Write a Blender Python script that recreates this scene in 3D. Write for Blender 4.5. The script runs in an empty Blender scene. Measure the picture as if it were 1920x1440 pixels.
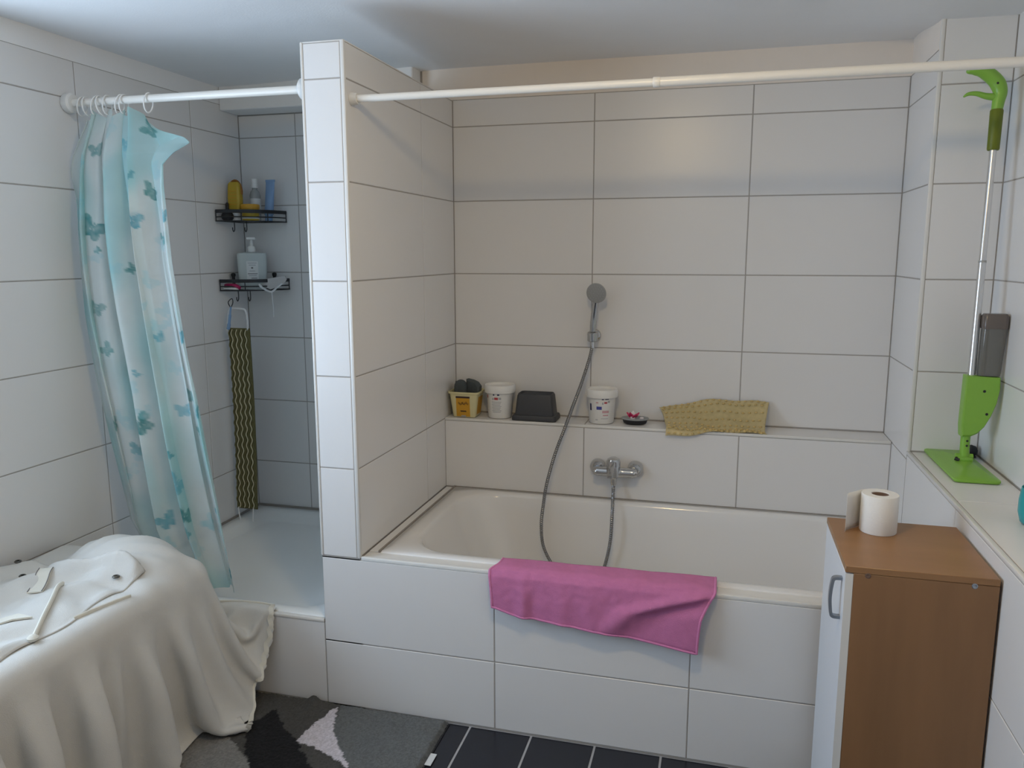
import bpy, bmesh, math, random
from mathutils import Vector, Matrix, noise as mnoise
random.seed(7)
sc = bpy.context.scene
COL = sc.collection
PI = math.pi

# ------------------------------------------------------------------ camera
CAM = (0.5229, -3.2428, 1.5257)
YAW, PITCH, ROLL, FPX = -0.2600, -0.1636, -0.0013, 1485.5
cy, sy, cp, sp = math.cos(YAW), math.sin(YAW), math.cos(PITCH), math.sin(PITCH)
fw = Vector((sy * cp, cy * cp, sp)); rt = Vector((cy, -sy, 0)); up = rt.cross(fw)
cr, sr = math.cos(ROLL), math.sin(ROLL)
r2 = rt * cr + up * sr; u2 = up * cr - rt * sr
cam_d = bpy.data.cameras.new('camera'); cam = bpy.data.objects.new('camera', cam_d)
COL.objects.link(cam)
cam.matrix_world = Matrix(((r2.x, u2.x, -fw.x, CAM[0]), (r2.y, u2.y, -fw.y, CAM[1]), (r2.z, u2.z, -fw.z, CAM[2]), (0, 0, 0, 1)))
cam_d.sensor_width = 36; cam_d.lens = FPX / 1920 * 36; cam_d.clip_start = 0.02
sc.camera = cam

# ------------------------------------------------------------------ light
wd = bpy.data.worlds.new('sky'); sc.world = wd; wd.use_nodes = True
bg = wd.node_tree.nodes['Background']
bg.inputs[0].default_value = (0.62, 0.78, 1.0, 1); bg.inputs[1].default_value = 1.0
WIN = dict(y0=-2.72, y1=-1.42, z0=0.95, z1=2.1)          # window in the left wall
al = bpy.data.lights.new('window_daylight', 'AREA'); al.shape = 'RECTANGLE'
al.size = 1.1; al.size_y = 1.25; al.energy = 39; al.color = (0.62, 0.79, 1.0)
ao = bpy.data.objects.new('window_daylight', al); COL.objects.link(ao)
ao.location = (-1.80, -2.07, 1.38); ao.rotation_euler = (0, -PI / 2 - .38, 0)     # sky and sunlit ground seen through the window
LAMP_STRENGTH = 102.0
vs = sc.view_settings
vs.view_transform = 'Standard'; vs.look = 'None'; vs.gamma = 1.0; vs.exposure = 0.0
vs.use_curve_mapping = False

# ------------------------------------------------------------------ materials
MATS = {}
def mat(name, col, rough=0.5, metal=0.0, var=0.04, scale=30.0, bump=0.0, bscale=200.0, trans=0.0, alpha=1.0, coat=0.0, attr=None, sss=0.0, spec=None, stretch=None):
    if name in MATS: return MATS[name]
    m = bpy.data.materials.new(name); m.use_nodes = True; MATS[name] = m
    nt = m.node_tree; b = nt.nodes['Principled BSDF']
    tc = nt.nodes.new('ShaderNodeTexCoord'); mp = nt.nodes.new('ShaderNodeMapping')
    nt.links.new(tc.outputs['Object'], mp.inputs['Vector'])
    if stretch: mp.inputs['Scale'].default_value = stretch
    nz = nt.nodes.new('ShaderNodeTexNoise'); nz.inputs['Scale'].default_value = scale; nz.inputs['Detail'].default_value = 4
    nt.links.new(mp.outputs[0], nz.inputs['Vector'])
    mr = nt.nodes.new('ShaderNodeMapRange'); mr.inputs['To Min'].default_value = 1 - var; mr.inputs['To Max'].default_value = 1 + var
    nt.links.new(nz.outputs['Fac'], mr.inputs['Value'])
    hm = nt.nodes.new('ShaderNodeVectorMath'); hm.operation = 'SCALE'
    if attr:
        at = nt.nodes.new('ShaderNodeAttribute'); at.attribute_name = attr
        nt.links.new(at.outputs['Color'], hm.inputs[0])
    else:
        hm.inputs[0].default_value = col[:3]
    nt.links.new(mr.outputs[0], hm.inputs['Scale'])
    nt.links.new(hm.outputs[0], b.inputs['Base Color'])
    b.inputs['Roughness'].default_value = rough; b.inputs['Metallic'].default_value = metal
    b.inputs['Transmission Weight'].default_value = trans; b.inputs['Alpha'].default_value = alpha
    b.inputs['Coat Weight'].default_value = coat
    if sss: b.inputs['Subsurface Weight'].default_value = sss; b.inputs['Subsurface Radius'].default_value = (.01, .01, .01)
    if spec is not None: b.inputs['Specular IOR Level'].default_value = spec
    if bump:
        n2 = nt.nodes.new('ShaderNodeTexNoise'); n2.inputs['Scale'].default_value = bscale; n2.inputs['Detail'].default_value = 3
        nt.links.new(mp.outputs[0], n2.inputs['Vector'])
        bp = nt.nodes.new('ShaderNodeBump'); bp.inputs['Strength'].default_value = bump; bp.inputs['Distance'].default_value = 0.002
        nt.links.new(n2.outputs['Fac'], bp.inputs['Height']); nt.links.new(bp.outputs[0], b.inputs['Normal'])
    return m

M_tile = mat('white_glazed_tile', (.79, .78, .77), .30, spec=.4, var=.012, scale=4, bump=.06, bscale=14)
M_grout = mat('grey_grout', (.40, .375, .35), .85, var=.08, scale=60)
M_trim = mat('cream_white_trim', (.78, .765, .73), .3, var=.01)
M_plaster = mat('cream_plaster', (.86, .79, .72), .9, var=.02, scale=18, bump=.15, bscale=120)
M_ceil = mat('white_ceiling_paint', (.88, .88, .88), .95, var=.015, scale=12, bump=.25, bscale=160)
M_floor = mat('black_floor_tile', (.012, .013, .02), .25, var=.15, scale=8)
M_fgrout = mat('floor_grout', (.42, .42, .43), .9, var=.06)
M_enamel = mat('white_enamel', (.80, .785, .765), .12, var=.008, scale=3, coat=.3)
M_tray = mat('shower_tray_enamel', (.86, .87, .85), .25, var=.01, scale=5)
M_silicone = mat('grey_brown_silicone', (.30, .27, .24), .6, var=.06)
M_chrome = mat('chrome', (.55, .55, .55), .12, 1.0, var=.02)
M_hose = mat('chrome_hose', (.27, .265, .26), .25, 1.0, var=.15, scale=150)
M_dial = mat('grey_shower_plate', (.36, .37, .37), .4, .2)
M_white_pl = mat('white_plastic', (.82, .81, .78), .35, var=.015)
M_rod = mat('white_rod_enamel', (.83, .80, .74), .28, var=.01)
M_black = mat('black_wire', (.012, .012, .014), .4, var=.1)
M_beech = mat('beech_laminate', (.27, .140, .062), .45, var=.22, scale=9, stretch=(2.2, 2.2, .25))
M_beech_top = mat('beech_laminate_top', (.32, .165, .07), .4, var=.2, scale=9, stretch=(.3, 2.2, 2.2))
M_door = mat('white_melamine', (.74, .76, .79), .35, var=.01)
M_handle = mat('satin_metal', (.36, .39, .44), .35, .8, var=.03)
M_paper = mat('toilet_paper', (.84, .83, .80), .95, var=.02, scale=80, bump=.3, bscale=300)
M_card = mat('cardboard', (.16, .10, .075), .9)
M_green = mat('lime_green_plastic', (.235, .47, .06), .34, var=.02)
M_olive = mat('olive_rubber', (.14, .175, .005), .5, var=.04)
M_alu = mat('brushed_aluminium', (.72, .72, .72), .25, .9, var=.02)
M_smoke = mat('smoky_clear_plastic', (.16, .155, .14), .12, var=.03, alpha=.78)
M_smoke2 = mat('smoky_plastic_cap', (.15, .125, .11), .25, alpha=.93)
M_teal = mat('teal_plastic', (.02, .33, .36), .3)
M_rubber = mat('black_rubber', (.015, .015, .017), .55)
M_cream = mat('cream_plastic', (.72, .66, .38), .4)
M_gold = mat('golden_yellow_print', (.62, .32, .022), .45)
M_ink = mat('brown_ink', (.05, .025, .02), .6)
M_sponge = mat('grey_green_sponge', (.075, .088, .092), .95, var=.2, scale=120, bump=.8, bscale=250)
M_anth = mat('anthracite_plastic', (.045, .047, .053), .5, var=.06)
M_red = mat('red_ink', (.45, .05, .06), .5)
M_navy = mat('navy_ink', (.03, .03, .10), .5)
M_blue_i = mat('blue_ink', (.06, .07, .33), .5)
M_grey_i = mat('grey_ink', (.42, .42, .44), .6)
M_pink_i = mat('pink_ink', (.62, .36, .38), .6)
M_soap = mat('magenta_soap', (.60, .02, .11), .35)
M_soap_w = mat('white_soap', (.80, .74, .74), .4)
M_mat = mat('yellow_vinyl', (.68, .55, .27), .3, var=.2, scale=70, alpha=.70)
M_matknob = mat('amber_vinyl', (.58, .42, .16), .35, var=.2, scale=90)
M_mauve = mat('pink_terry', (.57, .185, .37), .95, var=.12, scale=45, bump=.9, bscale=420)
M_mauve_h = mat('pink_terry_hem', (.64, .22, .42), .9, var=.06, bump=.5, bscale=300)
M_linen = mat('white_linen', (.64, .625, .585), .9, var=.05, scale=14, bump=.5, bscale=500)
M_linen2 = mat('cream_linen_tape', (.72, .69, .60), .85, var=.04, bump=.4, bscale=400)
M_brass = mat('dull_eyelet', (.10, .095, .08), .4, .6)
M_thread = mat('dark_thread', (.20, .19, .19), .9)
M_rug = mat('rug_pile', (.1, .1, .1), 1.0, var=.22, scale=160, bump=1.0, bscale=260, attr='Col')
M_ybot = mat('yellow_bottle', (.52, .36, .03), .35)
M_orange = mat('brown_orange', (.30, .12, .01), .5)
M_clear = mat('clear_plastic', (.45, .47, .46), .12, alpha=.55)
M_bluetube = mat('blue_tube', (.21, .34, .55), .35)
M_label = mat('white_label', (.72, .73, .72), .5)
M_dispenser = mat('pale_mint_plastic', (.52, .57, .56), .35)
M_pinkraz = mat('magenta_plastic', (.42, .01, .10), .35)
M_pumice = mat('pale_grey_foam', (.55, .53, .52), .95, bump=.5, bscale=300)
M_rope = mat('white_cord', (.74, .74, .75), .8)
M_scrub_a = mat('olive_weave', (.15, .135, .055), .95, var=.2, scale=200, bump=.6, bscale=300)
M_scrub_b = mat('sand_weave', (.55, .50, .33), .95, var=.1, scale=200, bump=.6, bscale=300)
M_wallp = mat('white_wall_paint', (.72, .72, .72), .9, var=.01)

def curtain_mat():
    m = bpy.data.materials.new('turquoise_curtain_film'); m.use_nodes = True
    nt = m.node_tree; nt.nodes.clear()
    out = nt.nodes.new('ShaderNodeOutputMaterial')
    at = nt.nodes.new('ShaderNodeAttribute'); at.attribute_name = 'Col'
    tc = nt.nodes.new('ShaderNodeTexCoord'); nz = nt.nodes.new('ShaderNodeTexNoise'); nz.inputs['Scale'].default_value = 9; nz.inputs['Detail'].default_value = 4
    nt.links.new(tc.outputs['Object'], nz.inputs['Vector'])
    mr = nt.nodes.new('ShaderNodeMapRange'); mr.inputs['To Min'].default_value = .86; mr.inputs['To Max'].default_value = 1.1
    nt.links.new(nz.outputs['Fac'], mr.inputs['Value'])
    sc_ = nt.nodes.new('ShaderNodeVectorMath'); sc_.operation = 'SCALE'
    nt.links.new(at.outputs['Color'], sc_.inputs[0]); nt.links.new(mr.outputs[0], sc_.inputs['Scale'])
    pb = nt.nodes.new('ShaderNodeBsdfPrincipled'); pb.inputs['Roughness'].default_value = .4
    tl = nt.nodes.new('ShaderNodeBsdfTranslucent'); tp = nt.nodes.new('ShaderNodeBsdfTransparent')
    nt.links.new(sc_.outputs[0], pb.inputs['Base Color']); nt.links.new(sc_.outputs[0], tl.inputs['Color'])
    nt.links.new(sc_.outputs[0], tp.inputs['Color'])
    m1 = nt.nodes.new('ShaderNodeMixShader'); m1.inputs[0].default_value = .42
    m2 = nt.nodes.new('ShaderNodeMixShader'); m2.inputs[0].default_value = .30
    nt.links.new(pb.outputs[0], m1.inputs[1]); nt.links.new(tl.outputs[0], m1.inputs[2])
    nt.links.new(m1.outputs[0], m2.inputs[1]); nt.links.new(tp.outputs[0], m2.inputs[2])
    nt.links.new(m2.outputs[0], out.inputs['Surface'])
    return m
M_curtain = curtain_mat()

def emit_mat(name, col, s):
    m = bpy.data.materials.new(name); m.use_nodes = True; nt = m.node_tree; b = nt.nodes['Principled BSDF']
    b.inputs['Base Color'].default_value = (.8, .78, .72, 1)
    b.inputs['Emission Color'].default_value = (*col, 1); b.inputs['Emission Strength'].default_value = s
    return m

def glass_mat():
    m = bpy.data.materials.new('window_glass'); m.use_nodes = True; nt = m.node_tree; nt.nodes.clear()
    out = nt.nodes.new('ShaderNodeOutputMaterial'); tp = nt.nodes.new('ShaderNodeBsdfTransparent'); gl = nt.nodes.new('ShaderNodeBsdfGlossy')
    gl.inputs['Roughness'].default_value = .02; mx = nt.nodes.new('ShaderNodeMixShader'); mx.inputs[0].default_value = .06
    nt.links.new(tp.outputs[0], mx.inputs[1]); nt.links.new(gl.outputs[0], mx.inputs[2]); nt.links.new(mx.outputs[0], out.inputs['Surface'])
    return m

# ------------------------------------------------------------------ geometry helpers
class G:
    def __init__(s): s.v = []; s.f = []
    def add(s, vs, fs):
        o = len(s.v); s.v += [tuple(p) for p in vs]; s.f += [tuple(i + o for i in f) for f in fs]; return s
    def box(s, x0, x1, y0, y1, z0, z1, b=0.0, seg=1):
        if b <= 0:
            vs = [(x, y, z) for z in (z0, z1) for y in (y0, y1) for x in (x0, x1)]
            return s.add(vs, [(0, 2, 3, 1), (4, 5, 7, 6), (0, 1, 5, 4), (2, 6, 7, 3), (0, 4, 6, 2), (1, 3, 7, 5)])
        bm = bmesh.new(); bmesh.ops.create_cube(bm, size=1)
        for v in bm.verts:
            v.co = Vector(((x0 + x1) / 2 + v.co.x * (x1 - x0), (y0 + y1) / 2 + v.co.y * (y1 - y0), (z0 + z1) / 2 + v.co.z * (z1 - z0)))
        bmesh.ops.bevel(bm, geom=list(bm.edges), offset=b, segments=seg, profile=.5, affect='EDGES')
        bm.verts.index_update()
        s.add([v.co[:] for v in bm.verts], [[v.index for v in f.verts] for f in bm.faces]); bm.free(); return s
    def lathe(s, prof, n=32, c=(0, 0, 0), axis='z', cap=True):
        vs = []
        for r, h in prof:
            for i in range(n):
                a = 2 * PI * i / n; p = (r * math.cos(a), r * math.sin(a), h)
                if axis == 'y': p = (p[0], -p[2], p[1])
                if axis == 'x': p = (p[2], p[0], p[1])
                vs.append((p[0] + c[0], p[1] + c[1], p[2] + c[2]))
        fs = []
        for k in range(len(prof) - 1):
            for i in range(n):
                j = (i + 1) % n; fs.append((k * n + i, k * n + j, (k + 1) * n + j, (k + 1) * n + i))
        if cap:
            if prof[0][0] > 1e-6: fs.append(tuple(range(n))[::-1])
            if prof[-1][0] > 1e-6: fs.append(tuple((len(prof) - 1) * n + i for i in range(n)))
        return s.add(vs, fs)
    def tube(s, path, r, n=10, closed=False, cap=True, flat=1.0):
        P = [Vector(p) for p in path]; N = len(P); rr = r if hasattr(r, '__len__') else [r] * N
        vs = []; prev = None
        for i, p in enumerate(P):
            if closed: t = P[(i + 1) % N] - P[i - 1]
            else: t = P[min(i + 1, N - 1)] - P[max(i - 1, 0)]
            if t.length < 1e-9: t = Vector((0, 0, 1))
            t.normalize()
            if prev is None:
                a = Vector((0, 0, 1)) if abs(t.z) < .9 else Vector((0, 1, 0)); prev = (a - t * a.dot(t)).normalized()
            else:
                prev = prev - t * prev.dot(t)
                prev = prev.normalized() if prev.length > 1e-6 else t.orthogonal().normalized()
            b = t.cross(prev)
            for k in range(n):
                an = 2 * PI * k / n; vs.append(p + (prev * math.cos(an) + b * math.sin(an) * flat) * rr[i])
        fs = []
        for i in range(N if closed else N - 1):
            j = (i + 1) % N
            for k in range(n):
                l = (k + 1) % n; fs.append((i * n + k, i * n + l, j * n + l, j * n + k))
        if cap and not closed: fs += [tuple(range(n))[::-1], tuple((N - 1) * n + k for k in range(n))]
        return s.add(vs, fs)
    def loft(s, rings, cap0=True, cap1=True, closed=True):
        n = len(rings[0]); vs = [p for r in rings for p in r]; fs = []
        for i in range(len(rings) - 1):
            for k in range(n if closed else n - 1):
                l = (k + 1) % n; fs.append((i * n + k, i * n + l, (i + 1) * n + l, (i + 1) * n + k))
        if cap0: fs.append(tuple(range(n))[::-1])
        if cap1: fs.append(tuple((len(rings) - 1) * n + k for k in range(n)))
        return s.add(vs, fs)
    def grid(s, fn, nu, nv):
        vs = [fn(i / (nu - 1), j / (nv - 1)) for j in range(nv) for i in range(nu)]
        fs = [(j * nu + i, j * nu + i + 1, (j + 1) * nu + i + 1, (j + 1) * nu + i) for j in range(nv - 1) for i in range(nu - 1)]
        return s.add(vs, fs)
    def move(s, d):
        s.v = [(p[0] + d[0], p[1] + d[1], p[2] + d[2]) for p in s.v]; return s
    def rot(s, M):
        s.v = [tuple(M @ Vector(p)) for p in s.v]; return s

def spline(pts, n=8):
    P = [Vector(p) for p in pts]; out = []
    for i in range(len(P) - 1):
        a = P[max(i - 1, 0)]; b = P[i]; c = P[i + 1]; d = P[min(i + 2, len(P) - 1)]
        for k in range(n):
            t = k / n
            out.append(.5 * ((2 * b) + (c - a) * t + (2 * a - 5 * b + 4 * c - d) * t * t + (3 * b - a - 3 * c + d) * t ** 3))
    out.append(P[-1]); return out
def lerp_table(tab, t):
    if t <= tab[0][0]: return tab[0][1]
    for (a, x), (b, y) in zip(tab, tab[1:]):
        if t <= b: 
            k = (t - a) / (b - a); return x + (y - x) * k
    return tab[-1][1]
def smooth_table(tab, t):
    if t <= tab[0][0]: return tab[0][1]
    for (a, x), (b, y) in zip(tab, tab[1:]):
        if t <= b:
            k = (t - a) / (b - a); k = k * k * (3 - 2 * k); return x + (y - x) * k
    return tab[-1][1]
def sstep(a, b, t):
    t = max(0, min(1, (t - a) / (b - a))); return t * t * (3 - 2 * t)
def rrect(hx, hy, r, z, n=6, cx=0, cy=0):
    pts = []
    for qx, qy, a0 in ((1, 1, 0), (-1, 1, PI / 2), (-1, -1, PI), (1, -1, 1.5 * PI)):
        for i in range(n + 1):
            a = a0 + PI / 2 * i / n
            pts.append((cx + qx * (hx - r) + r * math.cos(a), cy + qy * (hy - r) + r * math.sin(a), z))
    return pts

def obj(name, g, m, parent=None, smooth=True, world=False, angle=40, solid=0.0, soff=0.0, subd=0):
    """one mesh object; world=True: the geometry is in world coordinates and is moved under its parent"""
    if parent is not None and world:
        o = parent; off = Vector((0, 0, 0))
        while o is not None: off += Vector(o.location); o = o.parent
        g.move((-off.x, -off.y, -off.z))
    me = bpy.data.meshes.new(name); me.from_pydata(g.v, [], g.f); me.update()
    bm = bmesh.new(); bm.from_mesh(me); bmesh.ops.recalc_face_normals(bm, faces=bm.faces); bm.to_mesh(me); bm.free()
    me.materials.append(m)
    if smooth:
        me.polygons.foreach_set('use_smooth', [True] * len(me.polygons))
        if angle < 180: me.set_sharp_from_angle(angle=math.radians(angle))
    o = bpy.data.objects.new(name, me); COL.objects.link(o)
    if parent is not None: o.parent = parent
    if solid:
        md = o.modifiers.new('thickness', 'SOLIDIFY'); md.thickness = solid; md.offset = soff
    if subd:
        md = o.modifiers.new('round', 'SUBSURF'); md.levels = subd; md.render_levels = subd
    return o
def tag(o, label, cat, group=None, kind=None):
    o['label'] = label; o['category'] = cat
    if group: o['group'] = group
    if kind: o['kind'] = kind
    return o
def thing(name, label, cat, loc, group=None):
    o = bpy.data.objects.new(name, None); COL.objects.link(o); o.location = loc; o.empty_display_size = .05
    return tag(o, label, cat, group)
def struct(name, g, m, label, cat='wall'):
    o = obj(name, g, m, smooth=False); o['kind'] = 'structure'; o['label'] = label; o['category'] = cat
    return o

TILE_CACHE = {}
def tiles(parent, nrm, plane, us, vs, gap=.004, m=None, name='tile', th=.008, skip=()):
    """real tiles on a plane: us, vs = joint positions along the two in-plane axes"""
    m = m or M_tile; c = .0012
    for iu in range(len(us) - 1):
        for iv in range(len(vs) - 1):
            if (iu, iv) in skip: continue
            a0, a1 = us[iu] + gap / 2, us[iu + 1] - gap / 2; b0, b1 = vs[iv] + gap / 2, vs[iv + 1] - gap / 2
            w, h = a1 - a0, b1 - b0
            if w < .004 or h < .004: continue
            key = (nrm, round(w, 4), round(h, 4), m.name)
            if key not in TILE_CACHE:
                g = G(); pts = []
                for d, ins in ((-th, 0), (-c, 0), (0, c)):
                    for sa, sb in ((-1, -1), (1, -1), (1, 1), (-1, 1)):
                        a, b = sa * (w / 2 - ins), sb * (h / 2 - ins)
                        pts.append({'-y': (a, -d, b), '+y': (a, d, b), '+x': (d, a, b), '-x': (-d, a, b), '+z': (a, b, d)}[nrm])
                fs = [(8, 9, 10, 11), (0, 1, 2, 3)]
                for k in range(2):
                    for i in range(4):
                        j = (i + 1) % 4; fs.append((k * 4 + i, k * 4 + j, k * 4 + 4 + j, k * 4 + 4 + i))
                g.add(pts, fs)
                me = bpy.data.meshes.new(name); me.from_pydata(g.v, [], g.f); me.update()
                bm = bmesh.new(); bm.from_mesh(me); bmesh.ops.recalc_face_normals(bm, faces=bm.faces); bm.to_mesh(me); bm.free()
                me.materials.append(m); TILE_CACHE[key] = me
            o = bpy.data.objects.new(name, TILE_CACHE[key]); COL.objects.link(o); o.parent = parent
            d = random.uniform(-.0003, .0003); a, b = (a0 + a1) / 2, (b0 + b1) / 2
            o.location = {'-y': (a, plane - d, b), '+y': (a, plane + d, b), '+x': (plane + d, a, b), '-x': (plane - d, a, b), '+z': (a, b, plane + d)}[nrm]

# ------------------------------------------------------------------ room constants
XL, XR, XS, XPL, XW = -0.5934, 1.140, -1.636, -0.7335, 1.350
YF, YS, YN, YB = -0.983, 0.050, -0.400, -4.2
ROW = [1.44 + .301 * k for k in (-4, -3, -2, -1, 0, 1, 2)]      # G F E D C B A
TOP = 2.150; LEDGE = .842; LOW = .867; RIM = .540; CEIL = 2.272
R = .0014                                                       # how far the grout lies behind the tile face

# floor
floor = struct('floor', G().box(XS - .1, XW + .1, YB - .1, YS + .1, -.12, -.002), M_fgrout, 'black square floor tiles with pale grout joints', 'floor')
xs = [-.22 + .2045 * k for k in range(-8, 9)]; xs = [XS] + [x for x in xs if XS + .03 < x < XW - .03] + [XW]
ys = [YF] + [YF - .246 - .203 * k for k in range(0, 15)]; ys = ys[::-1]; ys = [YB] + [y for y in ys if y > YB + .03]
tiles(floor, '+z', 0.0, xs, ys, gap=.007, m=M_floor)

# ceiling, slightly out of level
def ceil_z(x, y):
    return CEIL + .003 - .036 * (1 - sstep(-1.6, -.5, x)) - .042 * sstep(.75, 1.2, x) * (1 - sstep(-.42, -.02, y)) * sstep(-1.6, -.9, y)
g = G().grid(lambda u, v: (XS - .1 + (XW - XS + .2) * u, YB - .1 + (YS - YB + .2) * v, ceil_z(XS - .1 + (XW - XS + .2) * u, YB - .1 + (YS - YB + .2) * v)), 60, 90)
n0 = len(g.v); g.box(XS - .1, XW + .1, YB - .1, YS + .1, CEIL + .02, CEIL + .12)
ceiling = struct('ceiling', g, M_ceil, 'white painted low ceiling above the bath', 'ceiling')

# back wall behind the tub
w = struct('wall_back', G().box(XL - .14, XR + .25, R, .15, 0, CEIL + .02), M_grout, 'back wall of large white tiles behind the bathtub')
obj('plaster_band', G().box(XL - .13, XR, -.001, R + .001, TOP, CEIL + .02), M_plaster, w, smooth=False)
tiles(w, '-y', 0.0, [XL, 0.0, .602, XR], [LEDGE + .003] + ROW[3:] + [TOP])

# ledge along the back wall
w = struct('wall_tub_ledge', G().box(XL, XR, -.15 + R, R, 0, LEDGE - R), M_grout, 'low tiled ledge behind the bathtub carrying buckets and boxes', 'ledge')
tiles(w, '-y', -.15, [XL, 0.0, .602, XR], [RIM + .004, LEDGE - .010])
tiles(w, '+z', LEDGE, [XL, 0.0, .602, XR], [-.140, -.001])
obj('edge_trim', G().box(XL + .001, XR - .001, -.1525, -.140, LEDGE - .010, LEDGE + .0015, .003, 2), M_trim, w)

# partition between shower and tub
w = struct('wall_partition', G().box(XPL + R, XL - R, YF + R, YS + .05, 0, TOP - .004), M_grout, 'tall narrow tiled partition between shower and bathtub')
tiles(w, '-y', YF, [XPL + .006, XL - .011], [ROW[1]] + ROW[2:] + [TOP - .004])
tiles(w, '+x', XL, [YF + .010, -.359, -.001], [RIM + .002] + ROW[2:] + [TOP - .003])
tiles(w, '-x', XPL, [YF + .010, -.55, YS], [.315] + ROW[1:] + [TOP - .003])
obj('edge_trim', G().box(XL - .011, XL + .002, YF - .002, YF + .011, RIM - .002, TOP, .0035, 2), M_trim, w)
obj('edge_trim', G().box(XPL - .002, XPL + .007, YF - .002, YF + .011, ROW[1], TOP, .003, 2), M_trim, w)
obj('cap', G().box(XPL - .001, XL + .001, YF, YS + .05, TOP - .004, TOP, .001), M_trim, w)

# tub apron (front wall of the bathtub)
w = struct('wall_tub_front', G().box(XPL + R, XR + .05, YF + R, -.945, 0, RIM - .006), M_grout, 'tiled front of the bathtub below the pink towel')
tiles(w, '-y', YF - .0004, [XPL, -.137, .470, XR], [.004, ROW[0], RIM - .008])
obj('edge_trim', G().box(XL + .002, XR, YF - .001, YF + .014, RIM - .010, RIM + .004, .003, 2), M_trim, w)
obj('rim_strip', G().box(XL + .004, XR, YF + .012, -.925, RIM - .02, RIM + .0005), M_trim, w, smooth=False)
# strip of tile beside the tub, at the foot of the partition
g = G().box(XL + .002, -.550, -.945, -.15, .30, RIM - .004)
w2 = struct('wall_tub_end', g, M_silicone, 'narrow tiled strip between partition and bathtub rim', 'tile strip')
tiles(w2, '+z', RIM + .003, [XL + .003, -.5555], [-.925, -.36, -.154], gap=.003)

# shower wall
w = struct('wall_shower_back', G().box(XS - .1, XPL + .1, YS + R, YS + .15, 0, CEIL + .02), M_grout, 'tiled back wall of the shower')
tiles(w, '-y', YS, [XS, -1.351, XPL], [.318] + ROW[1:] + [TOP - .01])
bh = struct('trim_1', G().box(XS, XPL, -.088, YS, TOP - .008, CEIL + .01, .004), M_ceil, 'white boxed bulkhead under the ceiling at the back of the shower', 'bulkhead')
w = struct('wall_shower_front', G().box(XS, XPL, YF + .002 + R, YF + .06, 0, .296), M_grout, 'low tiled step in front of the shower tray')
tiles(w, '-y', YF + .002, [XS, -1.335, XPL], [.004, .300])
obj('edge_trim', G().box(XS, XPL - .001, YF - .001, YF + .014, .297, .309, .003, 2), M_trim, w)

# left wall with the window opening
g = G(); x0, x1 = XS - .16, XS - R
g.box(x0, x1, WIN['y1'], YS + .1, 0, CEIL); g.box(x0, x1, YB, WIN['y0'], 0, CEIL)
g.box(x0, x1, WIN['y0'], WIN['y1'], 0, WIN['z0']); g.box(x0, x1, WIN['y0'], WIN['y1'], WIN['z1'], CEIL)
wl = struct('wall_left', g, M_grout, 'left wall of large white tiles beside the shower curtain')
tiles(wl, '+x', XS, [-1.415, -.898, -.290, YS], [.004] + ROW + [TOP + .018])
tiles(wl, '+x', XS, [YB, -3.35, -2.725], [.004] + ROW + [TOP + .018])
tiles(wl, '+x', XS, [-2.72, -2.07, -1.42], [.004, ROW[0], ROW[1], WIN['z0'] - .005])
obj('plaster_band', G().box(XS - R - .001, XS - .0005, YB, YS, TOP + .018, CEIL), M_ceil, wl, smooth=False)
wf = obj('window_1', G().box(XS - .11, XS - .06, WIN['y0'], WIN['y1'], WIN['z0'], WIN['z0'] + .06, .004), M_white_pl)
wf['kind'] = 'structure'; wf['label'] = 'white framed bathroom window in the left wall'; wf['category'] = 'window'
for (a, b, c, d) in ((WIN['y0'], WIN['y1'], WIN['z1'] - .06, WIN['z1']), (WIN['y0'], WIN['y0'] + .06, WIN['z0'] + .06, WIN['z1'] - .06),
                     (WIN['y1'] - .06, WIN['y1'], WIN['z0'] + .06, WIN['z1'] - .06), (-2.10, -2.04, WIN['z0'] + .06, WIN['z1'] - .06)):
    obj('window_frame', G().box(XS - .11, XS - .06, a, b, c, d, .004), M_white_pl, wf)
MG = glass_mat()
for a, b in ((WIN['y0'] + .06, -2.10), (-2.04, WIN['y1'] - .06)):
    obj('pane', G().box(XS - .088, XS - .082, a, b, WIN['z0'] + .06, WIN['z1'] - .06), MG, wf, smooth=False)
obj('window_sill', G().box(XS - .15, XS + .02, WIN['y0'] - .0, WIN['y1'] + .0, WIN['z0'] - .0, WIN['z0'] + .012, .003), M_trim, wf)

# pillar / niche on the right, low ledge wall, right wall
w = struct('wall_pillar', G().box(XR + R, XW + .1, YN + R, R, 0, CEIL + .02), M_grout, 'tiled pillar at the right end of the bathtub behind the mop', 'pillar')
tiles(w, '-x', XR, [YN + .010, -.001], [RIM + .004] + ROW[2:] + [TOP])
obj('plaster_band', G().box(XR - .001, XR + R + .002, YN + .009, .0, TOP, CEIL + .02), M_plaster, w, smooth=False)
tiles(w, '-y', YN, [XR + .010, XW], [LOW + .002] + ROW[3:] + [CEIL + .004])
obj('edge_trim', G().box(XR - .002, XR + .011, YN - .002, YN + .010, LOW, CEIL + .004, .0035, 2), M_trim, w)
w = struct('wall_right_ledge', G().box(XR + R, XW + .02, YB, YN + R, 0, LOW - R), M_grout, 'low tiled ledge wall beside the brown cabinet', 'ledge')
yj = [YB, -3.4, -2.79, -2.19, -1.59, -.99, YN]
tiles(w, '-x', XR, yj, [.004, ROW[0], ROW[1], LOW - .012])
tiles(w, '+z', LOW, [XR + .012, XW], [YB, -3.35, -2.75, -2.15, -1.55, -.95, YN])
obj('edge_trim', G().box(XR - .002, XR + .011, YB, YN - .001, LOW - .011, LOW + .0015, .0035, 2), M_trim, w)
w = struct('wall_right', G().box(XW + R, XW + .15, YB, YN + .1, 0, CEIL + .02), M_grout, 'right wall of white tiles above the mop ledge')
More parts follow.
